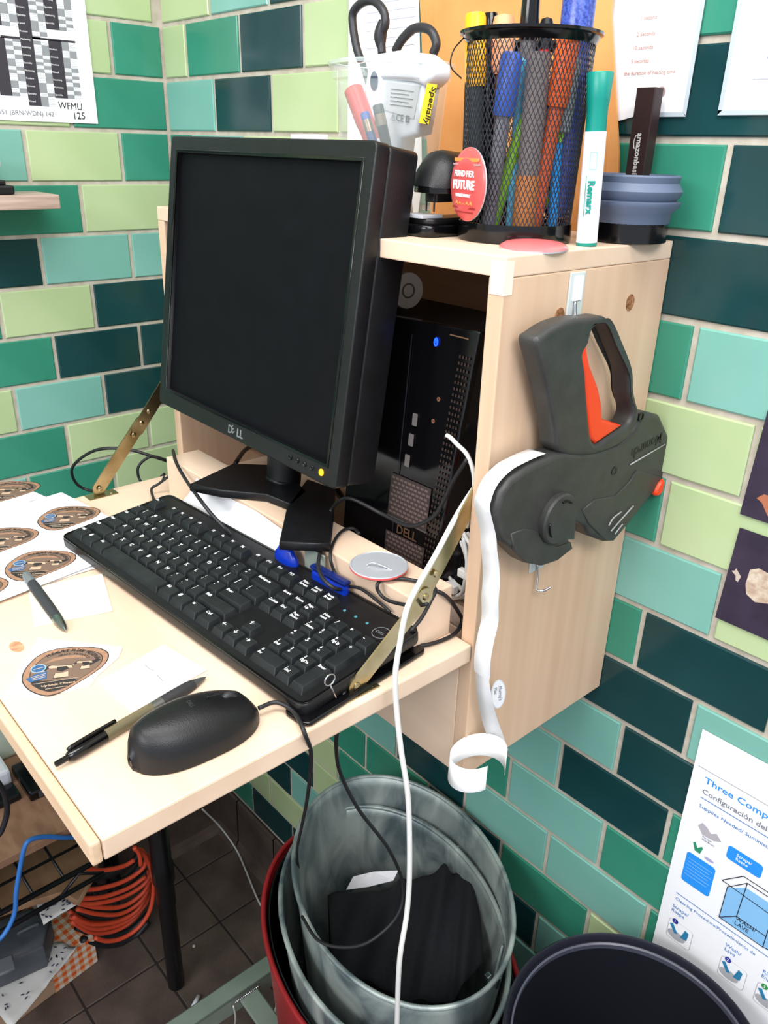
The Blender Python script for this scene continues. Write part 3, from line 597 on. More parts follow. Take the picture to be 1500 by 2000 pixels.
# ------------------------------------------------------------------ sticky notes
note = M('cream_note', (246, 236, 214), .7); note2 = M('pale_note', (246, 242, 236), .7)
def poly_ccw(pp):
    ar = sum(pp[i][0]*pp[(i+1) % len(pp)][1]-pp[(i+1) % len(pp)][0]*pp[i][1] for i in range(len(pp)))
    return pp if ar > 0 else pp[::-1]
tag(shape('sticky_note', [poly_ccw(xy([(0.6209, -0.5363, 1.1630), (0.6399, -0.4630, 1.1630), (0.7202, -0.4880, 1.1630), (0.6995, -0.5583, 1.1630)]))], .0006, FD(1.1633), note), 'cream square note partly under the label sheets, the farther note', 'note', )
nn = thing('sticky_note', 'pale square note beside the gel pen, the nearer note', 'note', (.845, -.51, 1.1633))
shape('note_sheet', [poly_ccw(xy([(0.8232, -0.5486, 1.1630), (0.8067, -0.4769, 1.1630), (0.8686, -0.4663, 1.1630), (0.8806, -0.5447, 1.1630)]))], .0006, FD(1.1633), note2, nn)
tube('scribble', [(0.8258, -0.5056, 1.1641), (0.8343, -0.5054, 1.1641), (0.8394, -0.5040, 1.1641)], .0003, pen_g, nn, seg=5); tube('scribble', [(0.8468, -0.5048, 1.1641), (0.8527, -0.5049, 1.1641), (0.8585, -0.5049, 1.1641)], .0003, pen_g, nn, seg=5)
# ------------------------------------------------------------------ cheese labels
tan = noise_mat('label_tan', (166, 128, 102), (150, 113, 90), (300, 300, 300), .55); lbk = M('label_black', (46, 42, 42), .55); lbl = M('label_blue', (52, 92, 136), .55); ltn = M('label_light_tan', (198, 168, 142), .55); ldt = M('label_mid_brown', (118, 96, 82), .55)
OUT = [(-35.4,-10.9),(-35.9,2.8),(-32.6,14.9),(-26.4,26.6),(-15.8,33.8),(-1.6,35.4),(13.2,33.1),(26.6,28.4),(34.3,21.2),(36.7,13.9),(35.7,4.8),(31.1,-4.6),(22,-15.2),(13.6,-23.2),(4.3,-31.9),(-4.6,-36.9),(-13,-37.5),(-22.3,-31.7),(-29.9,-22.9)]
def art_parts():
    """list of (loops mm, layer, material)"""
    big = [(x*1.0, y*1.0) for x, y in smooth2(OUT)]; out = []
    out.append(([big[::-1]], 0, lbk)); out.append(([[(x*.97, y*.97) for x, y in big][::-1]], 1, tan))
    out.append(([[(x*.84+.5, y*.84-.5) for x, y in big][::-1], ], 2, lbk))
    out.append(([[(x*.82+.5, y*.82-.5) for x, y in big][::-1], ], 3, ldt))
    # pasture and dark hills
    out.append(([[(-28.5, -10), (-17, -15), (-3, -16), (8, -16), (12, -20.5), (4, -27), (-4, -31), (-12, -31.5), (-20, -26), (-26, -19)]], 4, lbk))
    out.append(([[(10, -3), (20, 2), (29.5, 8), (29, 3), (22, -8), (14, -14), (8, -13)]], 4, ldt)); out.append(([[(12, 1), (27, 11), (30, 8), (20, 0)]], 5, lbk))
    out.append(([[(-20, 12), (-12, 19), (0, 21), (12, 20), (22, 15), (12, 15), (0, 17), (-10, 15)]], 4, tan))
    out.append(([[(-25, -17.6), (12, -15.4), (12, -15.9), (-25, -18.2)]], 5, ltn)); out.append(([[(-14, -27.3), (4, -26.4), (4, -27), (-14, -28)]], 5, ltn))
    # two cows
    for cx_, cy_, s_ in ((-4, -2, 1.15), (16, 3.5, .75)):
        cow = [(-7, -9), (-6, -3), (-8, 0), (-8, 4), (-10, 5), (-13, 4), (-14.5, 1), (-12, 1), (-9.5, 7.5), (-7, 8.5), (-3, 7), (4, 6.5), (7.5, 6), (9, 2), (8.6, -9), (6.4, -9), (5.8, -2), (0, -3.4), (-3.6, -2.6), (-4.4, -9)]
        out.append(([[(cx_+x*s_*1.07-.3, cy_+y*s_*1.12) for x, y in cow][::-1]], 5, lbk)); out.append(([[(cx_+x*s_, cy_+y*s_) for x, y in cow][::-1]], 6, ltn)); out.append(([[(cx_-3*s_, cy_+5.6*s_), (cx_+4*s_, cy_+5.4*s_), (cx_+6*s_, cy_+2*s_), (cx_+1*s_, cy_-1.5*s_), (cx_-3*s_, cy_+1*s_)]], 7, lbk)); out.append(([[(cx_-13.6*s_, cy_+3.4*s_), (cx_-9.6*s_, cy_+7*s_), (cx_-8.6*s_, cy_+4*s_), (cx_-11.6*s_, cy_+1.4*s_)]], 7, lbk))
    # blue emblem: round head over a flag
    out.append(([[(-32, -9), (-25, -3), (-15.5, 0), (-14.5, -12), (-24, -13.5), (-28, -15)]], 8, lbl)); out.append(([circ(6.6, 22, -23.5, 5.5)], 8, M('label_pale_blue', (150, 176, 196), .55))); out.append(([circ(5.6, 22, -23.5, 5.5)], 9, lbl)); out.append(([[(-27.5, 4), (-19.5, 6.4), (-19.5, 7.2), (-27.5, 4.9)]], 10, ltn))
    for q in range(3): out.append(([[(-28+q*.8, -7-q*2.2), (-16, -3.2-q*2.6), (-16, -4-q*2.6), (-28+q*.8, -7.8-q*2.2)]], 10, ltn))
    return out
def smooth2(L_): return [(p.x, p.y) for p in smoothpath([(x, y, 0) for x, y in L_], 3, True)]
def _art():
    me_all = []; import bmesh
    bm = bmesh.new(); mats = []
    for loops, layer, mt in art_parts():
        lp = [poly_ccw(l) for l in loops]
        o = shape('t', lp, .1, at(0, 0, layer*.05), mt)
        if mt not in mats: mats.append(mt)
        n0 = len(bm.faces); bm.from_mesh(o.data); bm.faces.ensure_lookup_table()
        for ff in bm.faces[n0:]: ff.material_index = mats.index(mt)
        bpy.data.objects.remove(o)
    def addt(s, size, x, y, ang, mt, bold=.02, sx=1.):
        o = text(s, size, at(x, y, .6) @ Matrix.Rotation(R(ang), 4, 'Z'), mt, None, ext=.05, bold=bold, sx=sx)
        if mt not in mats: mats.append(mt)
        n0 = len(bm.faces); bm.from_mesh(o.data); bm.faces.ensure_lookup_table()
        for ff in bm.faces[n0:]: ff.material_index = mats.index(mt)
        bpy.data.objects.remove(o)
    s_ = 'PLEASANT RIDGE RESERVE'
    for i, ch in enumerate(s_):
        a = 128-i*4.9; rr = 27.5; addt(ch, 5.6, rr*math.cos(R(a))+1-1.5, rr*math.sin(R(a)), a-90, lbk)
    s_ = 'GRASS PRODUCED'
    for i, ch in enumerate(s_):
        a = 110-i*5.4; rr = 22.3; addt(ch, 3.4, rr*math.cos(R(a)), rr*math.sin(R(a)), a-90, lbk)
    addt('Uplands Cheese', 4.2, -18, -24, 2, ltn, sx=1.02)
    me = bpy.data.meshes.new('printed_label'); bm.to_mesh(me); bm.free()
    for q in mats: me.materials.append(q)
    me.transform(Matrix.Scale(.001, 4)); return me
ART = _art()
def put_art(parent, x, y, z, ang, s_=1.):
    o = bpy.data.objects.new('printed_label', ART); COL.objects.link(o); o.parent = parent; o.matrix_parent_inverse = world(parent).inverted()
    o.matrix_basis = at(x, y, z) @ Matrix.Rotation(R(ang), 4, 'Z') @ Matrix.Diagonal((s_, s_, .35, 1)); return o
cl = thing('cut_label', 'single cut-out oval cow label on a scrap of white backing', 'label', (.787, -.563, 1.1633))
shape('backing', [poly_ccw(xy([(0.7916, -0.6172, 1.1630), (0.7555, -0.5908, 1.1630), (0.7222, -0.5632, 1.1630), (0.7548, -0.5345, 1.1630), (0.7864, -0.5083, 1.1630), (0.7995, -0.5185, 1.1630), (0.8148, -0.5458, 1.1630), (0.8242, -0.5555, 1.1630), (0.8212, -0.5671, 1.1630), (0.8123, -0.5946, 1.1630)]))], .0006, FD(1.1633), white, cl)
put_art(cl, .7868, -.5629, 1.1640, 63)
def sheet(z, cx_, cy_, ang, cells_, label, w_=.212, h_=.275, part=None):
    t = thing('label_sheet', label, 'label sheet', (cx_, cy_, z), 'sheets of oval cow labels')
    Ms = at(cx_, cy_, z) @ Matrix.Rotation(R(ang), 4, 'Z'); shape('backing', [rrect(-w_/2, -h_/2, w_/2, h_/2, .004, 3)], .0006, Ms, white, t)
    for (x, y) in cells_: put_art(t, x, y, z+.0008, 56, .98)
    return t
c2 = Matrix.Rotation(R(5), 4, 'Z')
for i, z_ in enumerate((1.1633, 1.1642)):
    sheet(z_, .520-.006*i, -.5560+.006*i, 3-i*6, [], ['white backing sheet at the bottom of the label stack', 'white backing sheet second from the bottom of the label stack'][i])
sheet(1.1652, .4930, -.5580, 12, [(.437, -.447), (.350, -.462)], 'lower sheet of cow labels showing behind the top sheet', h_=.285)
sheet(1.1664, .5225, -.5330, 8, [(.583, -.509), (.482, -.436), (.497, -.519), (.597, -.588), (.511, -.600)], 'top sheet of cow labels with the dark pen lying across it')
# ------------------------------------------------------------------ computer tower inside the cabinet
tw = thing('computer_tower', 'black desktop computer tower with a blue power light inside the cabinet', 'computer', (.84, -.11, 1.1612))
shape('case', [[(.762, -.190), (.920, -.190), (.842, -.070), (.720, -.070)]], .2746, FD(1.1614), blackmt, tw, .002)
FP = [(.757, 1.1614), (.905, 1.1614), (.929, 1.4465), (.757, 1.440)]
def tf(x, z):   # point on the sloping front face
    return -.2215+(z-1.1614)/.28*.024
V = [(.757, -.2215, 1.1616), (.902, -.2215, 1.1616), (.929, -.198, 1.4475), (.757, -.198, 1.440), (.757, -.189, 1.1616), (.926, -.189, 1.1616), (.930, -.189, 1.4475), (.757, -.189, 1.440)]
o = mesh('front_bezel', V, [(0, 1, 2, 3), (4, 7, 6, 5), (0, 4, 5, 1), (1, 5, 6, 2), (2, 6, 7, 3), (3, 7, 4, 0)], blackgl, tw); bm_bevel(o.data, .002)
TFm = frame((0, -.2225, 1.1614), (1, 0, 0), (0, .0838, 1)); TFo = Vector((0, -.2225, 1.1614))
def ft(x, z, d=.0): return TFm @ Vector((x, (z-1.1614)*1.0035, d))
FM = lambda x, z, d=0.: TFm @ at(x, (z-1.1614)*1.0035, d)
ledb = M('blue_power_light', (20, 60, 255), .3, emit=3.)
shape('power_light', [circ(.0028, 20, 0, 0, .0042), circ(.0016, 16, 0, 0, .0028)], .0008, FM(.876, 1.4285, .0003), ledb, tw)['label'] = 'glowing blue power symbol'
shape('power_light', [rect(-.0005, -.001, .0005, .0045)], .0008, FM(.876, 1.4285, .0003), ledb, tw)
sp_ = M('port_silver', (130, 124, 122), .4, .5)
for z_, x_ in ((1.347, .8585), (1.325, .8560), (1.302, .8535)):
    shape('port', [rrect(-.0035, -.0065, .0035, .0065, .001)], .0006, FM(x_, z_, .0003), sp_, tw)
for z_, x_ in ((1.352, .884), (1.375, .888)): lathe('audio_jack', [(.0022, 0), (.0022, .0006), (.001, .0006), (.001, 0)], FM(x_, z_, .0003), M('jack_ring', (120, 80, 60), .4), tw, 14)
shape('drive_seam', [rect(-.0006, -.13, .0006, .13)], .0004, FM(.842, 1.300, .0002), M('seam_grey', (34, 34, 40), .3), tw)
shape('model_strip', [rect(-.012, -.0006, .012, .0006)], .0004, FM(.905, 1.4385, .0003), M('strip_brown', (110, 84, 60), .4), tw)
gl_ = M('grille_brown_black', (52, 42, 40), .45); gl2 = M('grille_cell', (22, 18, 18), .5)
for z0, z1 in ((1.236, 1.283), (1.172, 1.217)):
    xl = .845-(1.283-z0)*.0; shape('grille_plate', [rect(-.008+.0, z0-1.26, .052, z1-1.26)], .0005, FM(.840, 1.26, .0003), gl_, tw)
    parts = []
    n = int((z1-z0)/.0048)
    V = []; F = []
    for i in range(n):
        for j in range(9):
            x_ = .834+j*.0062+(.003 if i % 2 else 0); z_ = z0+.003+i*.0048; b0 = len(V)
            V += [ft(x_, z_, .0010), ft(x_+.0046, z_, .0010), ft(x_+.0046, z_+.0026, .0010), ft(x_, z_+.0026, .0010)]; F.append((b0, b0+1, b0+2, b0+3))
    o = mesh('grille_holes', V, F, M('grille_hole_light', (92, 76, 72), .5), tw); o['kind'] = 'stuff'
shape('grille_rim', [rect(-.008, -.0008, .052, .0008)], .0008, FM(.840, 1.235, .0004), M('rim_grey', (96, 92, 92), .35, .5), tw)
text('DELL', .014, FM(.848, 1.2195, .0008), M('logo_bronze', (110, 84, 66), .35, .6), tw, 'logo_lettering', bold=.02)
V = []; F = []
for i in range(38):
    for j in range(4):
        z_ = 1.19+i*.0062; x_ = .8860+(z_-1.1614)*.085+j*.0040; b0 = len(V); V += [ft(x_, z_, .0006), ft(x_+.0022, z_, .0006), ft(x_+.0022, z_+.0028, .0006), ft(x_, z_+.0028, .0006)]; F.append((b0, b0+1, b0+2, b0+3))
o = mesh('vent_dots', V, F, M('vent_dot', (46, 32, 26), .5), tw); o['kind'] = 'stuff'
# paper roll on the tower
rl = thing('paper_roll', 'small white paper roll lying on top of the computer tower', 'roll', (.78, -.15, 1.448))
Mx = axis((.700, -.135, 1.4575), (.786, -.152, 1.4600)); lathe('paper', [(.008, 0), (.0185, 0), (.0190, .001), (.0190, .083), (.0185, .0845), (.008, .0845)], Mx, M('roll_paper', (214, 206, 196), .7), rl, 36)
lathe('core', [(.0065, .001), (.008, .001), (.008, .0850), (.0062, .0850), (.0062, .03), (0, .03)], Mx, M('core_grey', (110, 100, 92), .7), rl, 24)
# cables and clutter in the cabinet
tag(tube('usb_cable', [(0.9303, -0.2360, 1.3561), (0.9357, -0.2360, 1.3551), (0.9445, -0.2360, 1.3510), (0.9573, -0.2360, 1.3448), (0.9662, -0.2360, 1.3315), (0.9690, -0.2360, 1.3147), (0.9674, -0.2360, 1.2987), (0.9639, -0.2360, 1.2737)], .0021, cordw, None, n=8), 'white cable plugged into the computer tower front, curving down', 'cable')
tag(tube('audio_cable', [(0.9374, -0.2280, 1.3453), (0.9453, -0.2280, 1.3445), (0.9521, -0.2280, 1.3414), (0.9501, -0.2280, 1.3348)], .0019, cordb, None), 'thin black cable beside the white cable at the right of the tower', 'cable')
wbx = thing('cable_bundle', 'bundle of white looped cables at the right inside the cabinet', 'cable bundle', (.955, -.19, 1.163))
for i, ln in enumerate([[(0.9326, -0.2050, 1.2470), (0.9482, -0.2050, 1.2301), (0.9523, -0.2050, 1.2085), (0.9454, -0.2050, 1.1846), (0.9286, -0.2050, 1.1690), (0.9154, -0.2050, 1.1649)], [(0.9262, -0.2020, 1.2466), (0.9406, -0.2020, 1.2290), (0.9444, -0.2020, 1.2041), (0.9377, -0.2020, 1.1831), (0.9209, -0.2020, 1.1818), (0.9115, -0.2020, 1.1962), (0.9144, -0.2020, 1.2155)], [(0.9312, -0.1980, 1.2444), (0.9453, -0.1980, 1.2296), (0.9505, -0.1980, 1.2053), (0.9444, -0.1980, 1.1798), (0.9296, -0.1980, 1.1669)],
                        [(0.9170, -0.1950, 1.2352), (0.9296, -0.1950, 1.2164), (0.9328, -0.1950, 1.1968), (0.9274, -0.1950, 1.1760), (0.9127, -0.1950, 1.1726)], [(0.9069, -0.1900, 1.2117), (0.9139, -0.1900, 1.1993), (0.9191, -0.1900, 1.1830), (0.9107, -0.1900, 1.1667)], [(0.9046, -0.2000, 1.2018), (0.9133, -0.2000, 1.1871), (0.9303, -0.2000, 1.1803), (0.9478, -0.2000, 1.1869)], [(0.9348, -0.2070, 1.2428), (0.9419, -0.2070, 1.2195), (0.9413, -0.2070, 1.1956), (0.9370, -0.2070, 1.1785), (0.9203, -0.2070, 1.1660)]]):
    tube('cable_loop', ln, .0021, cordw, wbx)
for p_ in ([(0.9366, -0.2050, 1.2030)][0], [(0.9215, -0.2080, 1.1812)][0]): box('connector', (p_[0]-.005, p_[1]-.004, p_[2]-.005), (p_[0]+.010, p_[1]+.003, p_[2]+.004), M('connector_white', (220, 216, 212), .4), wbx, .001)
bag = thing('plastic_bag', 'crumpled clear bag with red print behind the white cables', 'bag', (.955, -.12, 1.163))
random.seed(3); V = []; F = []
for i in range(13):
    for j in range(13):
        x_ = .926+.050*i/12; z_ = 1.1616+.150*j/12; V.append((x_+random.uniform(-.002, .002), -.188+.03*j/12+random.uniform(-.007, .007), z_))
for i in range(12):
    for j in range(12): a = i*13+j; F.append((a, a+1, a+14, a+13))
bgm = noise_mat('bag_film', (128, 110, 100), (170, 150, 140), (40, 40, 40), .15)
mesh('film', V, F, bgm, bag, False)
redp = M('bag_red', (170, 24, 40), .3)
for k in range(7):
    x_ = .934+.006*k; z_ = 1.175+random.uniform(0, .11)
    mesh('red_print', [(x_, -.199+.03*(z_-1.16)/.15, z_), (x_+.009, -.201+.03*(z_-1.16)/.15, z_+.006), (x_+.007, -.199+.03*(z_-1.16)/.15, z_+.03), (x_+.001, -.200+.03*(z_-1.16)/.15, z_+.028)], [(0, 1, 2, 3)], redp, bag)
tag(box('clear_sheet', (.930, -.236, 1.1616), (.976, -.205, 1.1645), M('brown_film', (160, 140, 124), .12), None, .001), 'flat glossy film strip on the cabinet floor under the white cables', 'film')
for i, (ln, lb) in enumerate([([(0.5151, -0.2000, 1.1196), (0.3772, -0.1500, 1.1055), (0.3027, -0.1200, 1.0921), (0.1600, -0.0600, 1.0784), (0.1941, -0.0500, 1.1136), (0.0907, -0.0200, 1.1018)], 'black cable rising behind the left end of the beam'),
    ([(0.3666, -0.2000, 1.1754), (0.2604, -0.1200, 1.1529), (0.2413, -0.0800, 1.1367), (0.2476, -0.0800, 1.1178), (0.2884, -0.1200, 1.1108)], 'black cable arch behind the monitor at the left'), ([(0.4438, -0.2000, 1.1641), (0.3969, -0.1400, 1.1650), (0.3480, -0.1000, 1.1577), (0.3001, -0.0600, 1.1467)], 'thick black cable behind the monitor base'),
    ([(0.5276, -0.2200, 1.2023), (0.4558, -0.1600, 1.1865), (0.4243, -0.1200, 1.1767), (0.4498, -0.1000, 1.1713)], 'black cable behind the monitor foot, nearest the tower')]):
    tag(tube('loose_cable', ln, .0032 if i > 1 else .0022, cordb, None), lb, 'cable')
tag(box('wall_socket', (.575, -.0170, 1.262), (.640, -.0101, 1.330), whitepl, None, .002), 'white plate on the cabinet back seen under the monitor', 'socket')
# black cable looping out at the left of the beam
tag(tube('looped_cable', [(0.3879, -0.2400, 1.1646), (0.3857, -0.2700, 1.1813), (0.3605, -0.3000, 1.1925), (0.3225, -0.3300, 1.1859), (0.2530, -0.3400, 1.1414), (0.2323, -0.3300, 1.1042), (0.2495, -0.3100, 1.0916), (0.3519, -0.3000, 1.1207), (0.4358, -0.2900, 1.1602), (0.4158, -0.2700, 1.1605)], .0023, cordb, None, n=8), 'large loop of black cable in front of the left tiles', 'cable')
tag(tube('looped_cable', [(0.3520, -0.2300, 1.1555), (0.3345, -0.2500, 1.1616), (0.3301, -0.2700, 1.1483), (0.3337, -0.2700, 1.1261), (0.3735, -0.2700, 1.1357), (0.3754, -0.2500, 1.1469)], .0021, cordb, None, n=8), 'small loop of black cable beside the left end of the beam', 'cable')
tag(tube('keyboard_cable', [(0.4809, -0.2865, 1.2220), (0.5250, -0.3052, 1.2215), (0.5657, -0.3140, 1.2120), (0.6405, -0.3396, 1.2220), (0.6684, -0.3406, 1.2120), (0.6869, -0.3358, 1.2000), (0.6908, -0.3301, 1.1900)], .0022, cordb, None, n=8), 'black cable draped over the left end of the beam to the keyboard', 'cable')
tag(tube('thin_cable', [(0.4971, -0.3284, 1.1680), (0.4727, -0.3185, 1.1720), (0.4757, -0.3089, 1.1780), (0.4866, -0.2985, 1.1900)], .0018, cordb, None), 'thin black cable at the keyboard back left corner', 'cable')
tag(tube('coiled_cable', [(0.8275, -0.2529, 1.2205), (0.8136, -0.2500, 1.2205), (0.8107, -0.2619, 1.2205), (0.8236, -0.2834, 1.2205)]+[(0.8445, -0.3060, 1.2182), (0.8520, -0.3060, 1.2018), (0.8670, -0.3060, 1.1940), (0.8933, -0.3060, 1.2010), (0.9240, -0.3060, 1.1977), (0.9366, -0.3060, 1.1945)], .0017, cordb, None), 'thin black cable crossing the beam left of the badge', 'cable')
tag(tube('coiled_cable', [(0.9877, -0.3085, 1.2283), (0.9730, -0.3085, 1.2198), (0.9549, -0.3085, 1.2130), (0.9352, -0.3085, 1.2083), (0.9234, -0.3085, 1.2108), (0.9201, -0.3085, 1.2184)]+[(0.9198, -0.2984, 1.2208), (0.9316, -0.2839, 1.2208), (0.9475, -0.2753, 1.2208), (0.9636, -0.2741, 1.2208)]+[(.969, -.285, 1.214), (.9695, -.297, 1.200), (.968, -.3085, 1.190)], .0018, cordb, None, n=8), 'black cable coil around the right end of the beam', 'cable')
tag(tube('draped_cable', [(0.9617, -0.2770, 1.2210), (0.9701, -0.2649, 1.2120), (0.9615, -0.2367, 1.1800), (0.9641, -0.2332, 1.1680), (0.9727, -0.2545, 1.1660), (0.9697, -0.2832, 1.1660), (0.9585, -0.3063, 1.1660), (0.9548, -0.3418, 1.1680), (0.9570, -0.3683, 1.1670), (0.9790, -0.3980, 1.1660), (0.9735, -0.3991, 1.1300), (0.9481, -0.3805, 1.0800), (0.9262, -0.3576, 1.0200), (0.9290, -0.3353, 0.9600), (0.9369, -0.2956, 0.8800), (0.9337, -0.2675, 0.8000), (0.9368, -0.2786, 0.7600), (0.9237, -0.3110, 0.7300), (0.8952, -0.3313, 0.7100), (0.8626, -0.3417, 0.7000), (0.8170, -0.3319, 0.6900)], .0020, cordb, None, n=10), 'long black cable looping from the beam over the desk edge into the bin', 'cable')
tag(tube('hanging_white_cord', [(0.9720, -0.2194, 1.3368), (0.9720, -0.2339, 1.3227), (0.9740, -0.2603, 1.3001), (0.9850, -0.2994, 1.2731), (0.9950, -0.3327, 1.2535), (1.0030, -0.3499, 1.2436), (1.0050, -0.3570, 1.2196), (1.0080, -0.3643, 1.1880), (1.0120, -0.3646, 1.1528), (1.0200, -0.3647, 1.1130), (1.0300, -0.3636, 1.0665), (1.0400, -0.3674, 0.9957), (1.0450, -0.3727, 0.9444), (1.0500, -0.3846, 0.8891), (1.0500, -0.3836, 0.7895)], .0026, cordw, None, n=10), 'long white cord hanging from the cabinet side down in front of the bins', 'cord')
# ------------------------------------------------------------------ badges
def badge(c, nrm, xdir, rad, label, face, back, name='pin_badge', flip=False):
    t = thing(name, label, 'badge', c); Mb = frame(c, xdir, n=nrm)
    lathe('face', [(0, .0045), (rad*.5, .0042), (rad*.86, .0028), (rad*.98, .0008), (rad, 0)], Mb, face, t, 40)
    lathe('rim', [(rad, 0), (rad*1.0, -.0012), (rad*.95, -.0016), (rad*.90, -.0006), (0, -.0004)], Mb, back, t, 40)
    return t, Mb
pinkr = M('badge_coral', (204, 84, 82), .25); silverp = M('badge_back_metal', (186, 190, 196), .35, .35)
bc = [(0.9087, -0.2000, 1.5719)][0]
bdir = (-.30, -.954, 0); bx = (.954, -.30, 0)
t, Mb = badge((.9030, -.1990, 1.5705), bdir, bx, .0300, 'coral FUND HER FUTURE badge pinned on the left of the mesh cup', pinkr, silverp)
for y_, h_, mt in ((.0185, .0028, M('badge_orange', (240, 150, 80), .3)), (.0155, .0014, M('badge_grey', (190, 150, 150), .3)), (-.0195, .0016, M('badge_dark_red', (150, 50, 50), .3)), (-.0228, .001, M('badge_dark_red', (150, 50, 50), .3))):
    hw = (.0285**2-y_**2)**.5-.0015
    shape('printed_band', [rect(-hw, y_, hw, y_+h_)], .0012, Mb @ at(0, 0, .0022), mt, t)
for i in range(5): shape('printed_chevron', [[(-.014+i*.006, -.0165), (-.011+i*.006, -.0128), (-.008+i*.006, -.0165), (-.011+i*.006, -.0150)]], .0012, Mb @ at(0, 0, .0030), M('badge_orange', (240, 150, 80), .3), t)
text('FUND HER', .0070, Mb @ at(0, .0065, .0045), wink, t, align='CENTER', bold=.012, ext=.0003); text('FUTURE', .0102, Mb @ at(0, -.0035, .0045), wink, t, align='CENTER', bold=.03, ext=.0004); text('WHOLE PLANET', .0034, Mb @ at(0, -.0098, .0045), wink, t, align='CENTER', bold=.03, ext=.0004)
c3 = [(0.9687, -0.1833, 1.5245)][0]
badge((.971, -.186, 1.5250), (.03, -.045, 1), (1, 0, 0), .0290, 'coral badge lying face up at the foot of the mesh cup', M('badge_pink', (222, 110, 110), .25), silverp)
# badge upside down on the beam
c4 = [(0.9001, -0.2890, 1.2210)][0]
t = thing('pin_badge', 'badge lying upside down on the beam, silver back and safety pin up', 'badge', c4); Mb = at(c4[0], c4[1], 1.2184)
lathe('face', [(0, 0), (.012, .0004), (.026, .0025), (.0290, .0050), (.0288, .0065)], Mb, pinkr, t, 40)
lathe('back', [(.0288, .0066), (.0275, .0072), (.0262, .0058), (.0258, .0040), (0, .0038)], Mb, silverp, t, 40)
tube('safety_pin', [(c4[0]+a, c4[1]+b, 1.2184+c_) for a, b, c_ in ((.018, .004, .0055), (.008, -.001, .0085), (-.002, -.006, .0100), (-.006, -.010, .0072), (-.003, -.011, .0058), (.004, -.006, .0060), (.012, -.001, .0060))], .0006, chrome, t, seg=8)
shape('pin_clasp', [rrect(-.005, -.002, .005, .002, .001)], .001, Mb @ at(.002, -.006, .0042) @ Matrix.Rotation(R(30), 4, 'Z'), chrome, t)
# ------------------------------------------------------------------ mesh pen cup
CX, CY, CZ = .912, -.1420, 1.5232; CR0, CR1, CH = .0500, .0545, .164
pcup = thing('mesh_pen_cup', 'black wire-mesh pen cup on top of the cabinet', 'pen cup', (CX, CY, CZ))
Cm = at(CX, CY, CZ)
lathe('base_ring', [(CR0+.0012, 0), (CR0+.002, .002), (CR0+.0015, .016), (CR0-.0012, .016), (CR0-.0012, .003), (0, .003), (0, .0005)], Cm, blackgl, pcup, 48)
lathe('rim', [(CR1, CH-.007), (CR1+.0018, CH-.004), (CR1+.0030, CH-.001), (CR1+.0058, CH), (CR1+.0060, CH+.0022), (CR1+.001, CH+.0028), (CR1-.001, CH+.001), (CR1-.001, CH-.007)], Cm, blackgl, pcup, 48, caps=False)
def wires():
    V = []; F = []; n = 84; tw_ = 1.3; w_ = .00040; steps = 22
    for sgn in (1, -1):
        for k in range(n):
            prev = None
            for s_ in range(steps+1):
                t_ = s_/steps; a = 2*math.pi*k/n+sgn*tw_*t_; rr = (CR0+(CR1-CR0)*t_)+sgn*.0002; h_ = .012+(CH-.016)*t_
                da = w_/rr; b0 = len(V)
                V.append((CX+rr*math.cos(a-da), CY+rr*math.sin(a-da), CZ+h_)); V.append((CX+rr*math.cos(a+da), CY+rr*math.sin(a+da), CZ+h_))
                if prev is not None: F.append((prev, prev+1, b0+1, b0))
                prev = b0
    return V, F
V, F = wires(); o = mesh('wire_mesh', V, F, M('mesh_black_enamel', (46, 46, 52), .3, .3), pcup); o['kind'] = 'stuff'
so = o.modifiers.new('thickness', 'SOLIDIFY'); so.thickness = .0004
tube('wire_loop', [(CX-.040, CY-.040, CZ+CH-.002), (CX-.046, CY-.046, CZ+CH-.012), (CX-.047, CY-.047, CZ+CH-.024), (CX-.040, CY-.040, CZ+CH-.033)], .0006, blackgl, pcup, seg=6)
def stick(name, label, cat, a, b, segs, group='pens and tools standing in the mesh cup'):
    t = thing(name, label, cat, a); Mx = axis(a, b)
    for nm, prof, mt in segs: lathe(nm, prof, Mx, mt, t, 16)
    return t, Mx
def cp(dx, dy, z): return (CX+dx, CY+dy, CZ+z)
orng = M('orange_plastic', (226, 92, 28), .35); skyb = M('royal_blue_plastic', (52, 92, 190), .35); brn = M('tan_brown_plastic', (190, 120, 60), .45); ylw = M('yellow_plastic', (250, 180, 20), .35); wbar = M('marker_white_barrel', (205, 205, 210), .35)
# offsets: towards the camera is (+.63,-.77); to the right in view is (+.74,+.67)
def off(r_, t_): return (.74*r_+.63*t_, .67*r_-.77*t_)
def S_(name, label, cat, r0, t0, z0, r1, t1, z1, segs): 
    a = off(r0, t0); b = off(r1, t1); return stick(name, label, cat, cp(a[0], a[1], z0), cp(b[0], b[1], z1), segs)
S_('marker', 'orange-capped marker in the front of the mesh cup', 'marker', .016, .030, .004, .031, .032, .161, [('barrel', [(0, 0), (.006, .0005), (.0065, .002), (.0065, .106)], M('orange_barrel', (200, 84, 36), .4)), ('cap', [(.0085, .106), (.0096, .110), (.0096, .154), (.0075, .1585), (0, .159)], orng)])
S_('marker', 'blue-capped marker leaning left in the mesh cup', 'marker', -.024, .030, .004, -.014, .032, .150, [('barrel', [(0, 0), (.006, .0005), (.0062, .002), (.0062, .098)], M('grey_barrel', (120, 118, 126), .4)), ('cap', [(.0084, .098), (.0094, .102), (.0092, .142), (.007, .1455), (0, .146)], skyb)])
S_('marker', 'tall grey marker with tan brown cap standing upside down in the cup', 'marker', .008, .034, .004, .008, .034, .150, [('cap', [(0, 0), (.0090, .001), (.0105, .006), (.0105, .052)], brn), ('barrel', [(.0095, .052), (.0097, .058), (.0097, .145), (0, .146)], M('taupe_barrel', (122, 112, 108), .5))])
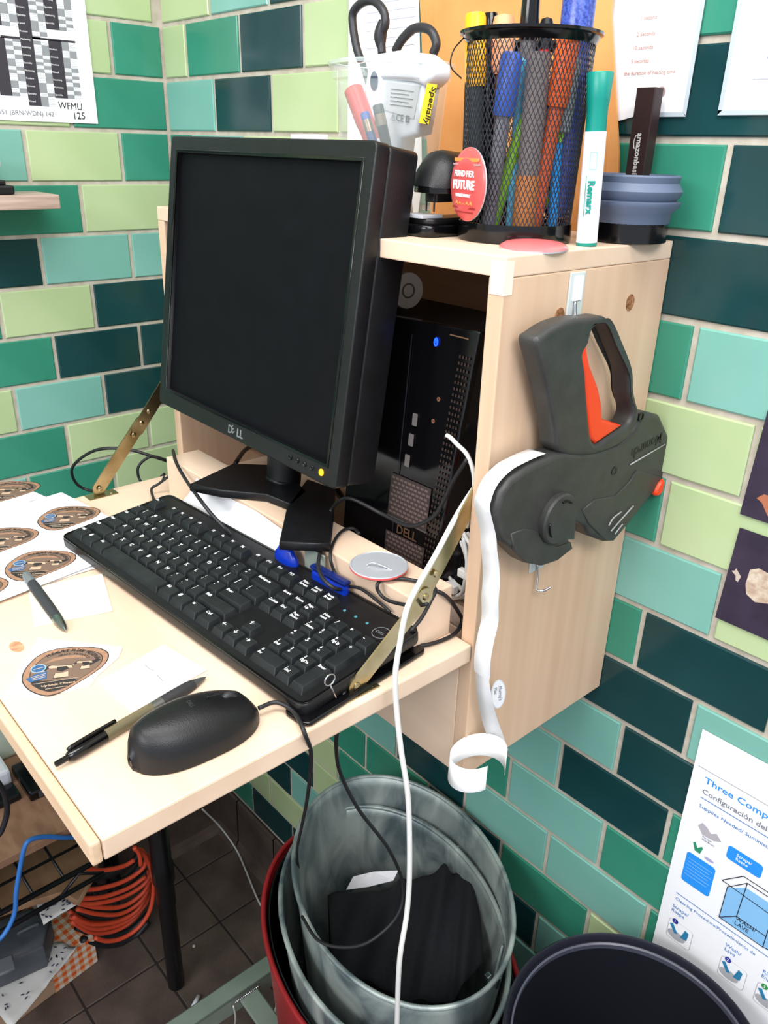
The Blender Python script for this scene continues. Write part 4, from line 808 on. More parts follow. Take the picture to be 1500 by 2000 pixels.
S_('utility_knife', 'yellow and black utility knife at the left of the mesh cup', 'knife', -.036, .010, .02, -.048, .004, .180, [('handle', [(0, 0), (.006, .001), (.0075, .01), (.0075, .105)], M('knife_grey', (60, 66, 70), .4)), ('yellow_grip', [(.0085, .105), (.0092, .110), (.0090, .157), (.0078, .160), (0, .161)], ylw)])
S_('knife', 'black-topped knife beside the yellow utility knife in the cup', 'knife', -.026, .002, .01, -.036, -.004, .182, [('handle', [(0, 0), (.006, .001), (.007, .01), (.0072, .165), (.006, .1710), (0, .172)], blackgl)])
S_('wooden_tool', 'tool with a tan wooden head beside the black knife in the cup', 'tool', -.016, .004, .01, -.024, .004, .180, [('shaft', [(0, 0), (.006, .001), (.006, .125)], M('brown_shaft', (100, 62, 44), .5)), ('head', [(.0075, .125), (.0095, .13), (.0100, .160), (.008, .168), (0, .170)], M('tan_head', (232, 160, 116), .5))])
S_('pen', 'thick black pen with a pointed top in the middle of the mesh cup', 'pen', .000, .006, .01, -.003, .008, .215, [('barrel', [(0, 0), (.005, .001), (.0065, .01), (.0066, .15)], M('grey_pen_barrel', (96, 92, 92), .4)), ('cap', [(.0078, .15), (.0080, .165), (.0072, .185), (.005, .200), (.0018, .207), (0, .208)], blackgl)])
S_('pen', 'short black round-topped pen right of centre in the mesh cup', 'pen', .012, -.004, .01, .012, -.002, .175, [('barrel', [(0, 0), (.004, .001), (.005, .145)], M('red_barrel', (210, 40, 40), .4)), ('cap', [(.0058, .145), (.0062, .150), (.0062, .162), (.0045, .1670), (0, .1685)], blackmt)])
glit = noise_mat('blue_glitter', (30, 46, 130), (70, 96, 180), (500, 500, 500), .25)
S_('glitter_pen', 'fat blue glitter pen at the right of the mesh cup', 'pen', .036, .006, .02, .037, .006, .235, [('body', [(0, 0), (.008, .002), (.0135, .012), (.0140, .20), (.012, .205), (0, .2055)], glit)])
S_('highlighter', 'green highlighter leaning in the mesh cup behind the blue marker', 'highlighter', -.022, .016, .004, .004, .022, .115, [('barrel', [(0, 0), (.005, .001), (.0055, .006), (.0055, .085), (.0035, .104), (0, .106)], M('lime_green', (130, 190, 40), .35))])
S_('pen', 'white ribbed pen between the tan and orange markers', 'pen', .014, .022, .004, .015, .024, .128, [('barrel', [(0, 0), (.0045, .001), (.005, .004), (.005, .118), (0, .12)], wbar)])
S_('pen', 'bright blue pen low at the right of the mesh cup', 'pen', .034, .024, .004, .030, .026, .085, [('barrel', [(0, 0), (.0042, .001), (.0045, .004), (.0045, .078), (0, .08)], M('cyan_blue', (20, 140, 220), .35))])
S_('pen', 'thin lime pen at the right of the mesh cup', 'pen', .028, .020, .03, .034, .024, .110, [('barrel', [(0, 0), (.003, .001), (.003, .078), (0, .08)], M('lime_green', (130, 190, 40), .35))])
S_('chisel_marker', 'grey chisel marker at the upper right in the mesh cup', 'marker', .034, .024, .09, .037, .024, .150, [('cap', [(0, 0), (.006, .001), (.0065, .004), (.0068, .055), (0, .058)], M('grey_cap', (120, 130, 136), .4))])
S_('pen', 'light blue pen left of centre in the mesh cup', 'pen', -.004, .020, .004, -.006, .018, .150, [('barrel', [(0, 0), (.004, .001), (.004, .140), (0, .143)], M('light_blue', (90, 180, 220), .35))])
# ------------------------------------------------------------------ dry-erase marker beside the cup
a_ = (.9785, -.1210, 1.5232); t, Mx = stick('dry_erase_marker', 'white dry-erase marker with green cap standing right of the mesh cup', 'marker', a_, (.9750, -.1260, 1.6590), [
 ('end_cap', [(0, 0), (.0088, 0), (.0092, .001), (.0092, .003)], M('marker_green', (0, 130, 116), .35)), ('barrel', [(.0093, .003), (.0093, .092)], M('marker_body', (238, 240, 242), .3)),
 ('cap', [(.0088, .092), (.0088, .109), (.0096, .115), (.0112, .135), (.0104, .1362), (0, .1362)], M('marker_green', (0, 130, 116), .35))], None)
mdir = Vector((.57, -.82, 0)); Mt = frame(Vector(a_)+Vector((-.0012, -.0018, .054))+mdir*.0096, (.026, .037, -1), n=mdir)
text('Remarx', .0085, Mt @ at(.000, -.0030, .0002), M('marker_green'), t, 'logo_lettering', bold=.03, ext=.0005); shape('printed_box', [rect(-.022, -.003, -.008, .003), rect(-.0214, -.0024, -.0086, .0024)], .0004, Mt, M('marker_teal_pale', (130, 180, 176), .4), t)
shape('printed_band', [rect(-.004, -.0052, .030, -.0046)], .0006, Mt @ at(0, 0, -.0006), M('marker_green'), t)
# ------------------------------------------------------------------ collapsible cup
k1 = M('slate_silicone', (88, 100, 122), .5); cc = thing('collapsible_cup', 'slate-blue folded silicone cup with a black base at the cabinet corner', 'cup', (.971, -.052, 1.5232)); Cc = at(.9745, -.050, 1.5232) @ Matrix.Diagonal((1.09, 1.09, 1., 1))
lathe('base', [(0, 0), (.031, 0), (.0322, .001), (.0322, .018), (.030, .019), (0, .019)], Cc, blackgl, cc, 40)
lathe('silicone_rings', [(.0315, .016), (.0325, .018), (.0335, .026), (.0390, .032), (.0395, .036), (.0350, .037), (.0385, .041), (.0395, .045), (.0355, .052), (.0365, .057), (.0358, .0585), (.033, .0585), (.031, .045), (.029, .03), (0, .03)], Cc, k1, cc, 48)
text('stojo', .005, frame((.971+.0325*math.cos(R(-35)), -.052+.0325*math.sin(R(-35)), 1.534), (math.sin(R(35)), math.cos(R(35)), 0), n=(math.cos(R(-35)), math.sin(R(-35)), 0)), M('text_grey', (130, 130, 130), .5), cc, 'lettering') if False else None
# upright dark box
ub = thing('slim_box', 'slim dark brown box standing upright behind the folded cup', 'box', (.957, -.022, 1.5232))
box('carton', (.9470, -.0265, 1.5233), (.9665, -.0125, 1.6545), M('dark_brown_card', (44, 26, 26), .45), ub, .0008)
text('amazonbasics', .0078, frame((.9550, -.0267, 1.6165), (0, 0, -1), (1, 0, 0)), M('box_print', (200, 196, 190), .6), ub, 'lettering', bold=.02)
tube('printed_smile', [(.9535, -.0268, 1.6145), (.9520, -.0268, 1.610), (.9525, -.0268, 1.605), (.9535, -.0268, 1.603)], .0004, M('box_print'), ub, seg=5)
# ------------------------------------------------------------------ stapler
st = thing('stapler', 'black stapler with a domed head and silver anvil, left of the mesh cup', 'stapler', (.853, -.15, 1.5232))
shape('base', [rrect(-.021, -.055, .021, .075, .012, 5)], .011, at(.846, -.155, 1.5233), blackgl, st, .003)
shape('base_step', [rrect(-.018, -.050, .018, .07, .010, 5)], .006, at(.846, -.155, 1.5335), blackpl, st, .002)
box('anvil', (.8300, -.2085, 1.5393), (.8580, -.1820, 1.5425), M('anvil_silver', (190, 196, 204), .3, .2), st, .0006)
shape('magazine', [rrect(-.008, -.042, .008, .070, .003)], .016, at(.850, -.150, 1.553), blackmt, st, .001)
box('hinge_post', (.838, -.100, 1.538), (.862, -.083, 1.575), blackmt, st, .002)
for dx in (-.004, .006): box('staple_guide', (.850+dx, -.1935, 1.545), (.8512+dx, -.1922, 1.568), steel, st)
V = []; F = []
for i in range(17):
    t_ = i/16; y_ = -.205+.135*t_; hh = .034*min(1, (t_/.14))**.5*(1-.35*t_) if t_ > 0 else .001; ww = .0275*min(1, (t_/.2)+.25)**.5*(1-.25*t_)
    for j in range(13): a = math.pi*j/12; V.append((.8515+ww*math.cos(a), y_, 1.566+max(hh, .001)*math.sin(a)))
for i in range(16):
    for j in range(12): q = i*13+j; F.append((q, q+1, q+14, q+13))
mesh('domed_head', V, F, blackpl, st, True)
shape('head_skirt', [[(-.0245, -.028), (-.016, -.044), (0, -.049), (.016, -.044), (.0245, -.028), (.020, .075), (-.020, .075)]], .008, at(.8515, -.155, 1.5610), blackgl, st, .001)
# ------------------------------------------------------------------ clear container with contents
KX, KY, KZ = .715, -.122, 1.5232
ct = thing('clear_container', 'clear plastic deli container holding scissors, markers and a white hand tool', 'container', (KX, KY, KZ)); Kc = at(KX, KY, KZ)
thinp = M('thin_clear_plastic', (214, 226, 222), .06, alpha=.24, spec=.6)
lathe('wall', [(.045, .0005), (.047, .002), (.0585, .136), (.0615, .138), (.0620, .150)], Kc, thinp, ct, 56, caps=False)
lathe('rim', [(.0620, .1495), (.0655, .1505), (.0660, .1530), (.0630, .1545), (.0605, .1530)], Kc, M('clear_rim', (220, 232, 230), .08, alpha=.45, spec=.8), ct, 56, caps=False)
lathe('floor_disc', [(.0, .001), (.045, .001), (.046, .002), (0, .0025)], Kc, thinp, ct, 56)
sc_ = thing('scissors', 'black-handled scissors standing in the clear container', 'scissors', (.72, -.115, 1.527))
gh = M('scissor_grip_black', (40, 40, 44), .4)
tube('handle_loop', [(0.6390, -0.1000, 1.6851), (0.6317, -0.1000, 1.6969), (0.6251, -0.1000, 1.7169), (0.6249, -0.1000, 1.7315), (0.6404, -0.1000, 1.7397), (0.6589, -0.1000, 1.7395), (0.6740, -0.1000, 1.7299), (0.6785, -0.1000, 1.7179), (0.6732, -0.1000, 1.7089), (0.6727, -0.1000, 1.6994), (0.6739, -0.1000, 1.6898)], .0046, gh, sc_, n=8)
tube('handle_loop', [(0.6951, -0.1000, 1.6910), (0.7049, -0.1000, 1.7008), (0.7200, -0.1000, 1.7090), (0.7351, -0.1000, 1.7098), (0.7487, -0.1000, 1.7053), (0.7560, -0.1000, 1.6945), (0.7523, -0.1000, 1.6857)], .0046, gh, sc_, n=8)
tube('grip_swell', [(0.6752, -0.1000, 1.7205), (0.6707, -0.1000, 1.7076), (0.6720, -0.1000, 1.6961)], lambda t_: .0046+.0022*math.sin(math.pi*t_), gh, sc_)
blade = [(0.6423, -0.1050, 1.6811), (0.6510, -0.1050, 1.6822), (0.6702, -0.1050, 1.6428), (0.6662, -0.1050, 1.6353)]
mesh('blade', [Vector(p)+Vector((0, dy, 0)) for dy in (0, .0016) for p in blade], [(0, 1, 2, 3), (4, 7, 6, 5), (0, 4, 5, 1), (1, 5, 6, 2), (2, 6, 7, 3), (3, 7, 4, 0)], M('blade_dark_steel', (96, 98, 104), .3, .8), sc_)
mesh('blade', [(.715, -.108, 1.60), (.725, -.108, 1.598), (.735, -.104, 1.53), (.732, -.104, 1.53), (.715, -.1064, 1.60), (.725, -.1064, 1.598), (.735, -.1024, 1.53), (.732, -.1024, 1.53)], [(0, 1, 2, 3), (4, 7, 6, 5), (0, 4, 5, 1), (1, 5, 6, 2), (2, 6, 7, 3), (3, 7, 4, 0)], steel, sc_)
ht = thing('thermometer_gun', 'white hand-held device with a yellow Specialty sticker in the clear container', 'device', (.75, -.13, 1.53))
def pf(y, pts): return [(p[0], p[2]) for p in pts]
shape('head', [poly_ccw(xz([(0.6880, -0.1250, 1.6762), (0.6991, -0.1250, 1.6851), (0.7364, -0.1250, 1.6868), (0.7698, -0.1250, 1.6828), (0.7882, -0.1250, 1.6732), (0.7904, -0.1250, 1.6622), (0.7790, -0.1250, 1.6537), (0.7605, -0.1250, 1.6587), (0.7063, -0.1250, 1.6628), (0.6940, -0.1250, 1.6655)]))], .030, FR(-.108), whitepl, ht, .006)
shape('body', [poly_ccw(xz([(0.7032, -0.1280, 1.6650), (0.7768, -0.1280, 1.6558), (0.7681, -0.1280, 1.6113), (0.7439, -0.1280, 1.6073), (0.7323, -0.1280, 1.5155), (0.7025, -0.1280, 1.5130), (0.6948, -0.1280, 1.6217), (0.6873, -0.1280, 1.6463)]))], .024, FR(-.110), M('device_grey_white', (196, 200, 206), .4), ht, .004)
shape('nose', [poly_ccw(xz([(0.6897, -0.1300, 1.6462), (0.6956, -0.1300, 1.6699), (0.7131, -0.1300, 1.6729), (0.7192, -0.1300, 1.6408), (0.7095, -0.1300, 1.6216), (0.6953, -0.1300, 1.6241)]))], .024, FR(-.116), whitepl, ht, .004)
Q = [(0.7093, -0.1410, 1.6602)][0]; lathe('lens', [(.0055, 0), (.0060, .001), (.0045, .0016), (0, .0010)], frame((Q[0], -.1405, Q[2]), (1, 0, 0), (0, 0, 1)), M('lens_navy', (16, 28, 70), .1), ht, 20, sy=1.5)
shape('rating_plate', [poly_ccw(xz([(0.7216, -0.1350, 1.6593), (0.7711, -0.1350, 1.6542), (0.7640, -0.1350, 1.6251), (0.7122, -0.1350, 1.6350)]))], .0008, FR(-.1342), M('rating_plate', (178, 180, 184), .5), ht)
Q = [(0.7284, -0.1360, 1.6553)][0]; dirp = Vector([(0.7709, -0.1360, 1.6514)][0])-Vector(Q); PMt = frame((Q[0], -.1354, Q[2]), dirp, n=(0, -1, 0))
for i, s_ in enumerate(['Probe thermometer', 'Model      Class', 'Range   Units  CE']):
    pass
for i in range(5): shape('printed_line', [rect(0, -.0035*i, .034-.006*(i % 2), -.0035*i+.0007)], .0003, PMt @ at(.001, -.003, 0), ink, ht)
text('CE', .0095, T2(PMt, .012, -.031), M('plate_ink', (70, 72, 78), .5), ht, bold=.01); text('⚠', .007, T2(PMt, .003, -.030), M('plate_ink'), ht); shape('bin_symbol', [rect(.027, -.031, .032, -.0245), rect(.0285, -.0295, .0305, -.026)], .0003, PMt, M('plate_ink'), ht)
ys = [(0.7812, -0.1365, 1.6565), (0.7947, -0.1365, 1.6548), (0.7858, -0.1365, 1.6200), (0.7718, -0.1365, 1.6214)]
shape('yellow_sticker', [poly_ccw(xz(ys))], .0006, FR(-.1345), M('sticker_yellow', (236, 204, 40), .5), ht)
a0 = Vector(ys[0]); d0 = (Vector(ys[3])-a0); PMt = frame((a0.x+.0075, -.1354, a0.z-.003), d0, n=(0, -1, 0)); text('Specially', .0100, PMt, ink, ht, ext=.0002, bold=.01)
ht['label'] = 'white hand-held device with a yellow Specially sticker in the clear container'
def inner(name, label, cat, a, b, segs): t = thing(name, label, cat, a); Mx = axis(a, b); [lathe(nm, pr_, Mx, mt, t, 18) for nm, pr_, mt in segs]; return t
A = [(0.6864, -0.1500, 1.6524)][0]; B = (.7480, -.1330, 1.527); A = Vector(A); B = Vector(B); Lm = (A-B).length
inner('marker', 'white marker with a red cap leaning in the clear container', 'marker', tuple(B), tuple(A), [('red_end', [(0, 0), (.009, .001), (.0092, .006)], M('marker_red', (196, 60, 54), .35)), ('barrel', [(.0098, .006), (.0098, Lm*.60)], M('marker_body')), ('cap', [(.0088, Lm*.60), (.0088, Lm*.70), (.0100, Lm*.76), (.0102, Lm), (.008, Lm+.002), (0, Lm+.002)], M('marker_red'))])
A = Vector([(0.7201, -0.1620, 1.6285)][0]); B = Vector((.7525, -.146, 1.528)); Lm = (A-B).length
inner('pen', 'blue pen with a metal collar leaning in the clear container', 'pen', tuple(B), tuple(A), [('barrel', [(0, 0), (.004, .001), (.0048, Lm*.84)], M('navy_barrel', (30, 50, 110), .35)), ('collar', [(.0050, Lm*.84), (.0050, Lm*.95)], M('bronze_collar', (150, 130, 110), .3, .8)), ('cap', [(.0050, Lm*.95), (.0050, Lm), (.004, Lm+.002), (0, Lm+.002)], M('blue_end', (40, 70, 150), .35))])
A = Vector([(0.7374, -0.1600, 1.6354)][0]); B = Vector((.7585, -.140, 1.528)); Lm = (A-B).length
inner('pen', 'long black pen with a metal collar leaning in the clear container', 'pen', tuple(B), tuple(A), [('barrel', [(0, 0), (.0045, .001), (.0055, Lm*.84)], blackgl), ('collar', [(.0056, Lm*.84), (.0056, Lm*.94)], M('bronze_collar')), ('cap', [(.0056, Lm*.94), (.0056, Lm), (.0045, Lm+.002), (0, Lm+.002)], M('dark_green_black', (30, 36, 36), .35))])
tag(mesh('paper_scrap', [Vector(p) for p in [(0.6151, -0.1800, 1.6087), (0.6563, -0.1800, 1.6091), (0.6562, -0.1800, 1.6041), (0.6149, -0.1800, 1.6036)]]+[Vector(p)+Vector((0, .02, 0)) for p in [(0.6151, -0.1800, 1.6087), (0.6563, -0.1800, 1.6091), (0.6562, -0.1800, 1.6041), (0.6149, -0.1800, 1.6036)]], [(0, 1, 2, 3), (4, 7, 6, 5), (0, 4, 5, 1), (1, 5, 6, 2), (2, 6, 7, 3), (3, 7, 4, 0)], white), 'edge of a white paper on the cabinet top behind the monitor', 'paper')
# ------------------------------------------------------------------ price gun and hooks on the cabinet side
XS = .9945
def Zg(pl, pts): return pl
gunm = noise_mat('gun_grey_plastic', (50, 50, 48), (58, 58, 56), (60, 60, 60), .42, bump=.15, bscale=1400)
orr = M('gun_orange', (232, 66, 26), .35)
gun = thing('label_gun', 'dark grey hand-held price label gun hanging upside down on the cabinet side', 'label gun', (1.02, -.15, 1.25))
hook = thing('adhesive_hook', 'clear adhesive hook above the label gun handle', 'hook', (XS, -.152, 1.485), 'clear hooks on the cabinet side')
box('backing', (XS+.0001, -.1635, 1.466), (XS+.0022, -.1420, 1.505), M('clear_strip', (200, 208, 206), .15), hook, .001)
box('white_pad', (XS+.0022, -.1590, 1.4805), (XS+.0035, -.1460, 1.5015), white, hook, .0006)
tube('hook_wire', [(XS+.003, -.155, 1.480), (XS+.006, -.156, 1.468), (XS+.012, -.157, 1.459), (XS+.022, -.158, 1.4605), (XS+.026, -.158, 1.467)], .0014, chrome, hook)
h2 = thing('adhesive_hook', 'clear adhesive hook with a bare wire end below the label gun', 'hook', (XS, -.165, 1.21), 'clear hooks on the cabinet side')
box('backing', (XS+.0001, -.1745, 1.2165), (XS+.0022, -.1520, 1.255), M('clear_strip'), h2, .001)
tube('hook_wire', [(0.9985, -0.1658, 1.2263), (0.9995, -0.1642, 1.2087), (1.0010, -0.1660, 1.1983), (1.0040, -0.1655, 1.1971), (1.0080, -0.1617, 1.1981), (1.0120, -0.1578, 1.2026)], .0012, chrome, h2)
def sm2(pp, n=4): return [(q.x, q.y) for q in smoothpath([(a, b, 0) for a, b in pp], n, True)]
ho = poly_ccw(yz([(1.0245, -0.2376, 1.4595), (1.0245, -0.2279, 1.4663), (1.0245, -0.2127, 1.4707), (1.0245, -0.1925, 1.4728), (1.0245, -0.1619, 1.4712), (1.0245, -0.1396, 1.4680), (1.0245, -0.1169, 1.4440), (1.0245, -0.0891, 1.4145), (1.0245, -0.0801, 1.3923), (1.0245, -0.0635, 1.3702), (1.0245, -0.0653, 1.3573), (1.0245, -0.0864, 1.3411), (1.0245, -0.1295, 1.3398), (1.0245, -0.1669, 1.3468), (1.0245, -0.1917, 1.3583), (1.0245, -0.1968, 1.3737), (1.0245, -0.2108, 1.4040), (1.0245, -0.2241, 1.4325)]))
hh_ = yz([(1.0245, -0.1607, 1.4608), (1.0245, -0.1478, 1.4636), (1.0245, -0.1380, 1.4615), (1.0245, -0.1187, 1.4414), (1.0245, -0.0954, 1.4140), (1.0245, -0.0874, 1.3921), (1.0245, -0.0765, 1.3734), (1.0245, -0.0766, 1.3642), (1.0245, -0.0845, 1.3592), (1.0245, -0.1079, 1.3543), (1.0245, -0.1295, 1.3505), (1.0245, -0.1419, 1.3622), (1.0245, -0.1536, 1.3936), (1.0245, -0.1641, 1.4259), (1.0245, -0.1702, 1.4403), (1.0245, -0.1647, 1.4488)])
shape('handle', [sm2(ho), sm2(poly_ccw(hh_))],   .022, FL(XS+.008), gunm, gun, .005, True, 3)
sharp(gun.children[-1], 50)
shape('trigger', [poly_ccw(yz([(1.0245, -0.1646, 1.4485), (1.0245, -0.1545, 1.4286), (1.0245, -0.1361, 1.4048), (1.0245, -0.1275, 1.3888), (1.0245, -0.1225, 1.3732), (1.0245, -0.1129, 1.3695), (1.0245, -0.0859, 1.3595), (1.0245, -0.1292, 1.3494), (1.0245, -0.1397, 1.3580), (1.0245, -0.1531, 1.3935), (1.0245, -0.1623, 1.4229), (1.0245, -0.1697, 1.4402)]))], .016, FL(XS+.011), orr, gun, .003)
bo = poly_ccw(yz([(1.0245, -0.2041, 1.3539), (1.0245, -0.1912, 1.3553), (1.0245, -0.1775, 1.3540), (1.0245, -0.1528, 1.3466), (1.0245, -0.1276, 1.3425), (1.0245, -0.0917, 1.3415), (1.0245, -0.0682, 1.3531), (1.0245, -0.0597, 1.3664), (1.0245, -0.0472, 1.3661), (1.0245, -0.0472, 1.3661), (1.0245, -0.0221, 1.3584), (1.0245, -0.0221, 1.3584), (1.0245, 0.0094, 1.3254), (1.0245, 0.0310, 1.2980), (1.0245, 0.0310, 1.2980), (1.0245, 0.0237, 1.2818), (1.0245, -0.0142, 1.2647), (1.0245, -0.0517, 1.2414), (1.0245, -0.0730, 1.2310), (1.0245, -0.0730, 1.2310), (1.0245, -0.0892, 1.2352), (1.0245, -0.0892, 1.2352), (1.0245, -0.1210, 1.2519), (1.0245, -0.1302, 1.2648), (1.0245, -0.1447, 1.2740), (1.0245, -0.1429, 1.2537), (1.0245, -0.1522, 1.2566), (1.0245, -0.1464, 1.2464), (1.0245, -0.1464, 1.2464), (1.0245, -0.1697, 1.2406), (1.0245, -0.1935, 1.2420), (1.0245, -0.2180, 1.2535), (1.0245, -0.2406, 1.2750), (1.0245, -0.2592, 1.2900), (1.0245, -0.2672, 1.3056), (1.0245, -0.2695, 1.3207), (1.0245, -0.2653, 1.3372), (1.0245, -0.2528, 1.3465), (1.0245, -0.2312, 1.3518)]))
shape('body', [bo], .025, FL(XS+.005), gunm, gun, .0055, True, 3); sharp(gun.children[-1], 50)
shape('lower_door', [poly_ccw(yz([(1.0265, -0.2477, 1.2939), (1.0265, -0.2288, 1.2934), (1.0265, -0.2126, 1.2870), (1.0265, -0.1989, 1.2719), (1.0265, -0.1756, 1.2582), (1.0265, -0.1536, 1.2561), (1.0265, -0.1495, 1.2482), (1.0265, -0.1727, 1.2428), (1.0265, -0.1966, 1.2452), (1.0265, -0.2209, 1.2561), (1.0265, -0.2409, 1.2751)]))], .003, FL(XS+.0285), gunm, gun, .0012)
shape('side_cover', [poly_ccw(yz([(1.0265, -0.1415, 1.2868), (1.0265, -0.1215, 1.2926), (1.0265, -0.0859, 1.2864), (1.0265, -0.0638, 1.2957), (1.0265, -0.0527, 1.3063), (1.0265, 0.0074, 1.2829), (1.0265, -0.0185, 1.2683), (1.0265, -0.0558, 1.2452), (1.0265, -0.0768, 1.2338), (1.0265, -0.0916, 1.2384), (1.0265, -0.1274, 1.2680)]))], .003, FL(XS+.0285), gunm, gun, .0012)
kc = [(1.0285, -0.1825, 1.2905)][0]
lathe('knob', [(.0250, 0), (.0250, .006), (.0235, .0078), (0, .0082)], frame((XS+.0290, kc[1], kc[2]), (0, 1, 0), (0, 0, 1)), gunm, gun, 40)
for a0 in (50, 175):
    tube('knob_slot', [(XS+.0376, kc[1]+.0185*math.cos(R(a0+k*6)), kc[2]+.0185*math.sin(R(a0+k*6))) for k in range(9)], .0012, blackgl, gun, raw=True, seg=6)
for pxy in [(1.0285, -0.0600, 1.3643), (1.0285, -0.0942, 1.3154)]: lathe('screw_recess', [(.0045, 0), (.0045, .0008), (.0032, .0008), (.003, -.004), (0, -.004)], frame((XS+.0298, pxy[1], pxy[2]), (0, 1, 0), (0, 0, 1)), blackgl, gun, 20)
rb = [(1.0265, -0.0024, 1.2751)][0]; lathe('feed_button', [(.0105, 0), (.0105, .004), (.009, .0058), (0, .0062)], frame((XS+.0290, rb[1], rb[2]), (0, .7, .714), (0, -.714, .7)), orr, gun, 24, sx=1., sy=.62)
for ln in ([(1.0275, -0.0935, 1.2567), (1.0275, -0.0870, 1.2634), (1.0275, -0.0742, 1.2666)], [(1.0275, -0.0875, 1.2489), (1.0275, -0.0718, 1.2572), (1.0275, -0.0519, 1.2672)], [(1.0275, -0.0792, 1.2429), (1.0275, -0.0733, 1.2472), (1.0275, -0.0673, 1.2507)]): tube('moulded_rib', ln, .0008, M('worn_edge', (150, 150, 148), .4), gun, seg=6)
t0 = [(1.0255, -0.0677, 1.3159)][0]; t1 = [(1.0255, -0.0054, 1.3238)][0]
tube('moulded_line', [t0, t1], .0008, M('worn_edge'), gun, raw=True, seg=6)
dd = Vector(t0)-Vector(t1); dd.x = 0
o_ = [(1.0255, -0.0129, 1.3380)][0]; text('Monarch', .0155, frame((XS+.0301, o_[1], o_[2]), dd, n=(1, 0, 0)), M('embossed_black', (16, 16, 16), .4), gun, 'moulded_lettering', bold=.02, ext=.0003)
# paper label strip from the gun
V = []; F = []
rollp = [(1.0245, -0.2041, 1.3539), (1.0245, -0.2189, 1.3534), (1.0245, -0.2313, 1.3521), (1.0245, -0.2433, 1.3505), (1.0245, -0.2528, 1.3470), (1.0245, -0.2602, 1.3428), (1.0245, -0.2653, 1.3372), (1.0245, -0.2687, 1.3296), (1.0245, -0.2695, 1.3207)]
cpts = [(XS+.0178, y+(y-kc[1])*.05, z+(z-kc[2])*.05) for x, y, z in rollp]+[(1.0125, -0.2636, 1.2951), (1.0125, -0.2603, 1.2791), (1.0125, -0.2566, 1.2651), (1.0125, -0.2529, 1.2455), (1.0125, -0.2523, 1.2239), (1.0125, -0.2496, 1.2009), (1.0130, -0.2542, 1.1805), (1.0140, -0.2572, 1.1594), (1.0140, -0.2536, 1.1342), (1.0140, -0.2467, 1.1067), (1.0130, -0.2342, 1.0745), (1.0140, -0.2245, 1.0505), (1.0160, -0.2160, 1.0284)]
lab = thing('label_strip', 'long white label tape hanging from the label gun to a curl at the bottom', 'label tape', (1.02, -.26, 1.15))
sm = smoothpath(cpts, 5); n = len(sm)
for i, p in enumerate(sm):
    t_ = i/(n-1); tw_ = math.radians(-8+10*math.sin(t_*7)) if t_ < .8 else math.radians(-60*(t_-.8)/.2)
    wv = Vector((math.cos(tw_)*.0085, -math.sin(tw_)*.0085, 0)); V += [p-wv, p+wv]
for i in range(n-1): F.append((2*i, 2*i+1, 2*i+3, 2*i+2))
strip = noise_mat('label_tape', (214, 214, 212), (226, 226, 226), (30, 30, 30), .45)
o = mesh('tape', V, F, strip, lab, True); q = o.modifiers.new('thickness', 'SOLIDIFY'); q.thickness = .0003
V = []; F = []
c5 = [(1.0220, -0.2621, 1.0440)][0]; cen = Vector(c5); rt = Vector((.74, .67, 0)); aw = Vector((-.63, .77, 0))
for i in range(41):
    a = R(-8+i*7.6); rr = .0290-.004*(i/40)
    p = cen+rt*math.cos(a)*rr+aw*math.sin(a)*rr+Vector((0, 0, .006*math.cos(a)))
    wv = Vector((-.0035, .0045, .0095)); V += [p-wv, p+wv]
for i in range(40): F.append((2*i, 2*i+1, 2*i+3, 2*i+2))
o = mesh('curl', V, F, M('label_backing', (240, 240, 238), .6), lab, True); q = o.modifiers.new('thickness', 'SOLIDIFY'); q.thickness = .0003
ov = [(1.0130, -0.2246, 1.1033)][0]; Mo = frame((XS+.0015+.012, ov[1], ov[2]), (0, .1, -1), n=(1, -.1, 0))
shape('oval_label', [circ(.0180, 28, 0, 0, .0085)], .0004, frame((1.0115, ov[1], ov[2]), (0, .12, -1), n=(1, -.35, 0)), M('oval_label_grey', (206, 210, 216), .5), lab); shape('oval_label', [circ(.0165, 28, 0, 0, .0072)], .0006, frame((1.0116, ov[1], ov[2]), (0, .12, -1), n=(1, -.35, 0)), M('oval_label_white', (232, 234, 238), .5), lab)
text("Murray's\nMac", .0052, frame((1.0116, ov[1], ov[2]), (0, .12, -1), n=(1, -.35, 0)) @ at(-.010, .0005, .0009), M('label_grey_ink', (130, 132, 140), .6), lab)
# ------------------------------------------------------------------ bins at the right
def galv(name): return noise_mat(name, (92, 106, 110), (178, 188, 182), (16, 16, 8), .42, .35, 6, .36, .64, rvar=.1, dist=.8)
gm = galv('galvanised_steel')
def oval_shell(name, c, a, b, ang, z0, z1, taper, mt, parent, th=.002, beads=(), seg=72):
    Mx = at(c[0], c[1], 0) @ Matrix.Rotation(R(ang), 4, 'Z'); prof = []
    n = 20
    outer = []; 
    for i in range(n+1):
        t_ = i/n; s_ = taper+(1-taper)*t_; z_ = z0+(z1-z0)*t_; bd = sum(.003*math.exp(-((z_-q)/.004)**2) for q in beads); outer.append((s_+bd/a, z_))
    V = []; F = []; rows = outer+[(s_-th/a, z_) for s_, z_ in outer[::-1]]+[(0, z0+th)]
    for s_, z_ in rows:
        for k in range(seg): an = 2*math.pi*k/seg; V.append(Mx @ Vector((a*s_*math.cos(an), b*s_*math.sin(an), z_)))
    m_ = len(rows)
    for i in range(m_-1):
        for k in range(seg): F.append((i*seg+k, i*seg+(k+1) % seg, (i+1)*seg+(k+1) % seg, (i+1)*seg+k))
    F.append(tuple(range(seg-1, -1, -1)))
    return mesh(name, V, F, mt, parent, True)
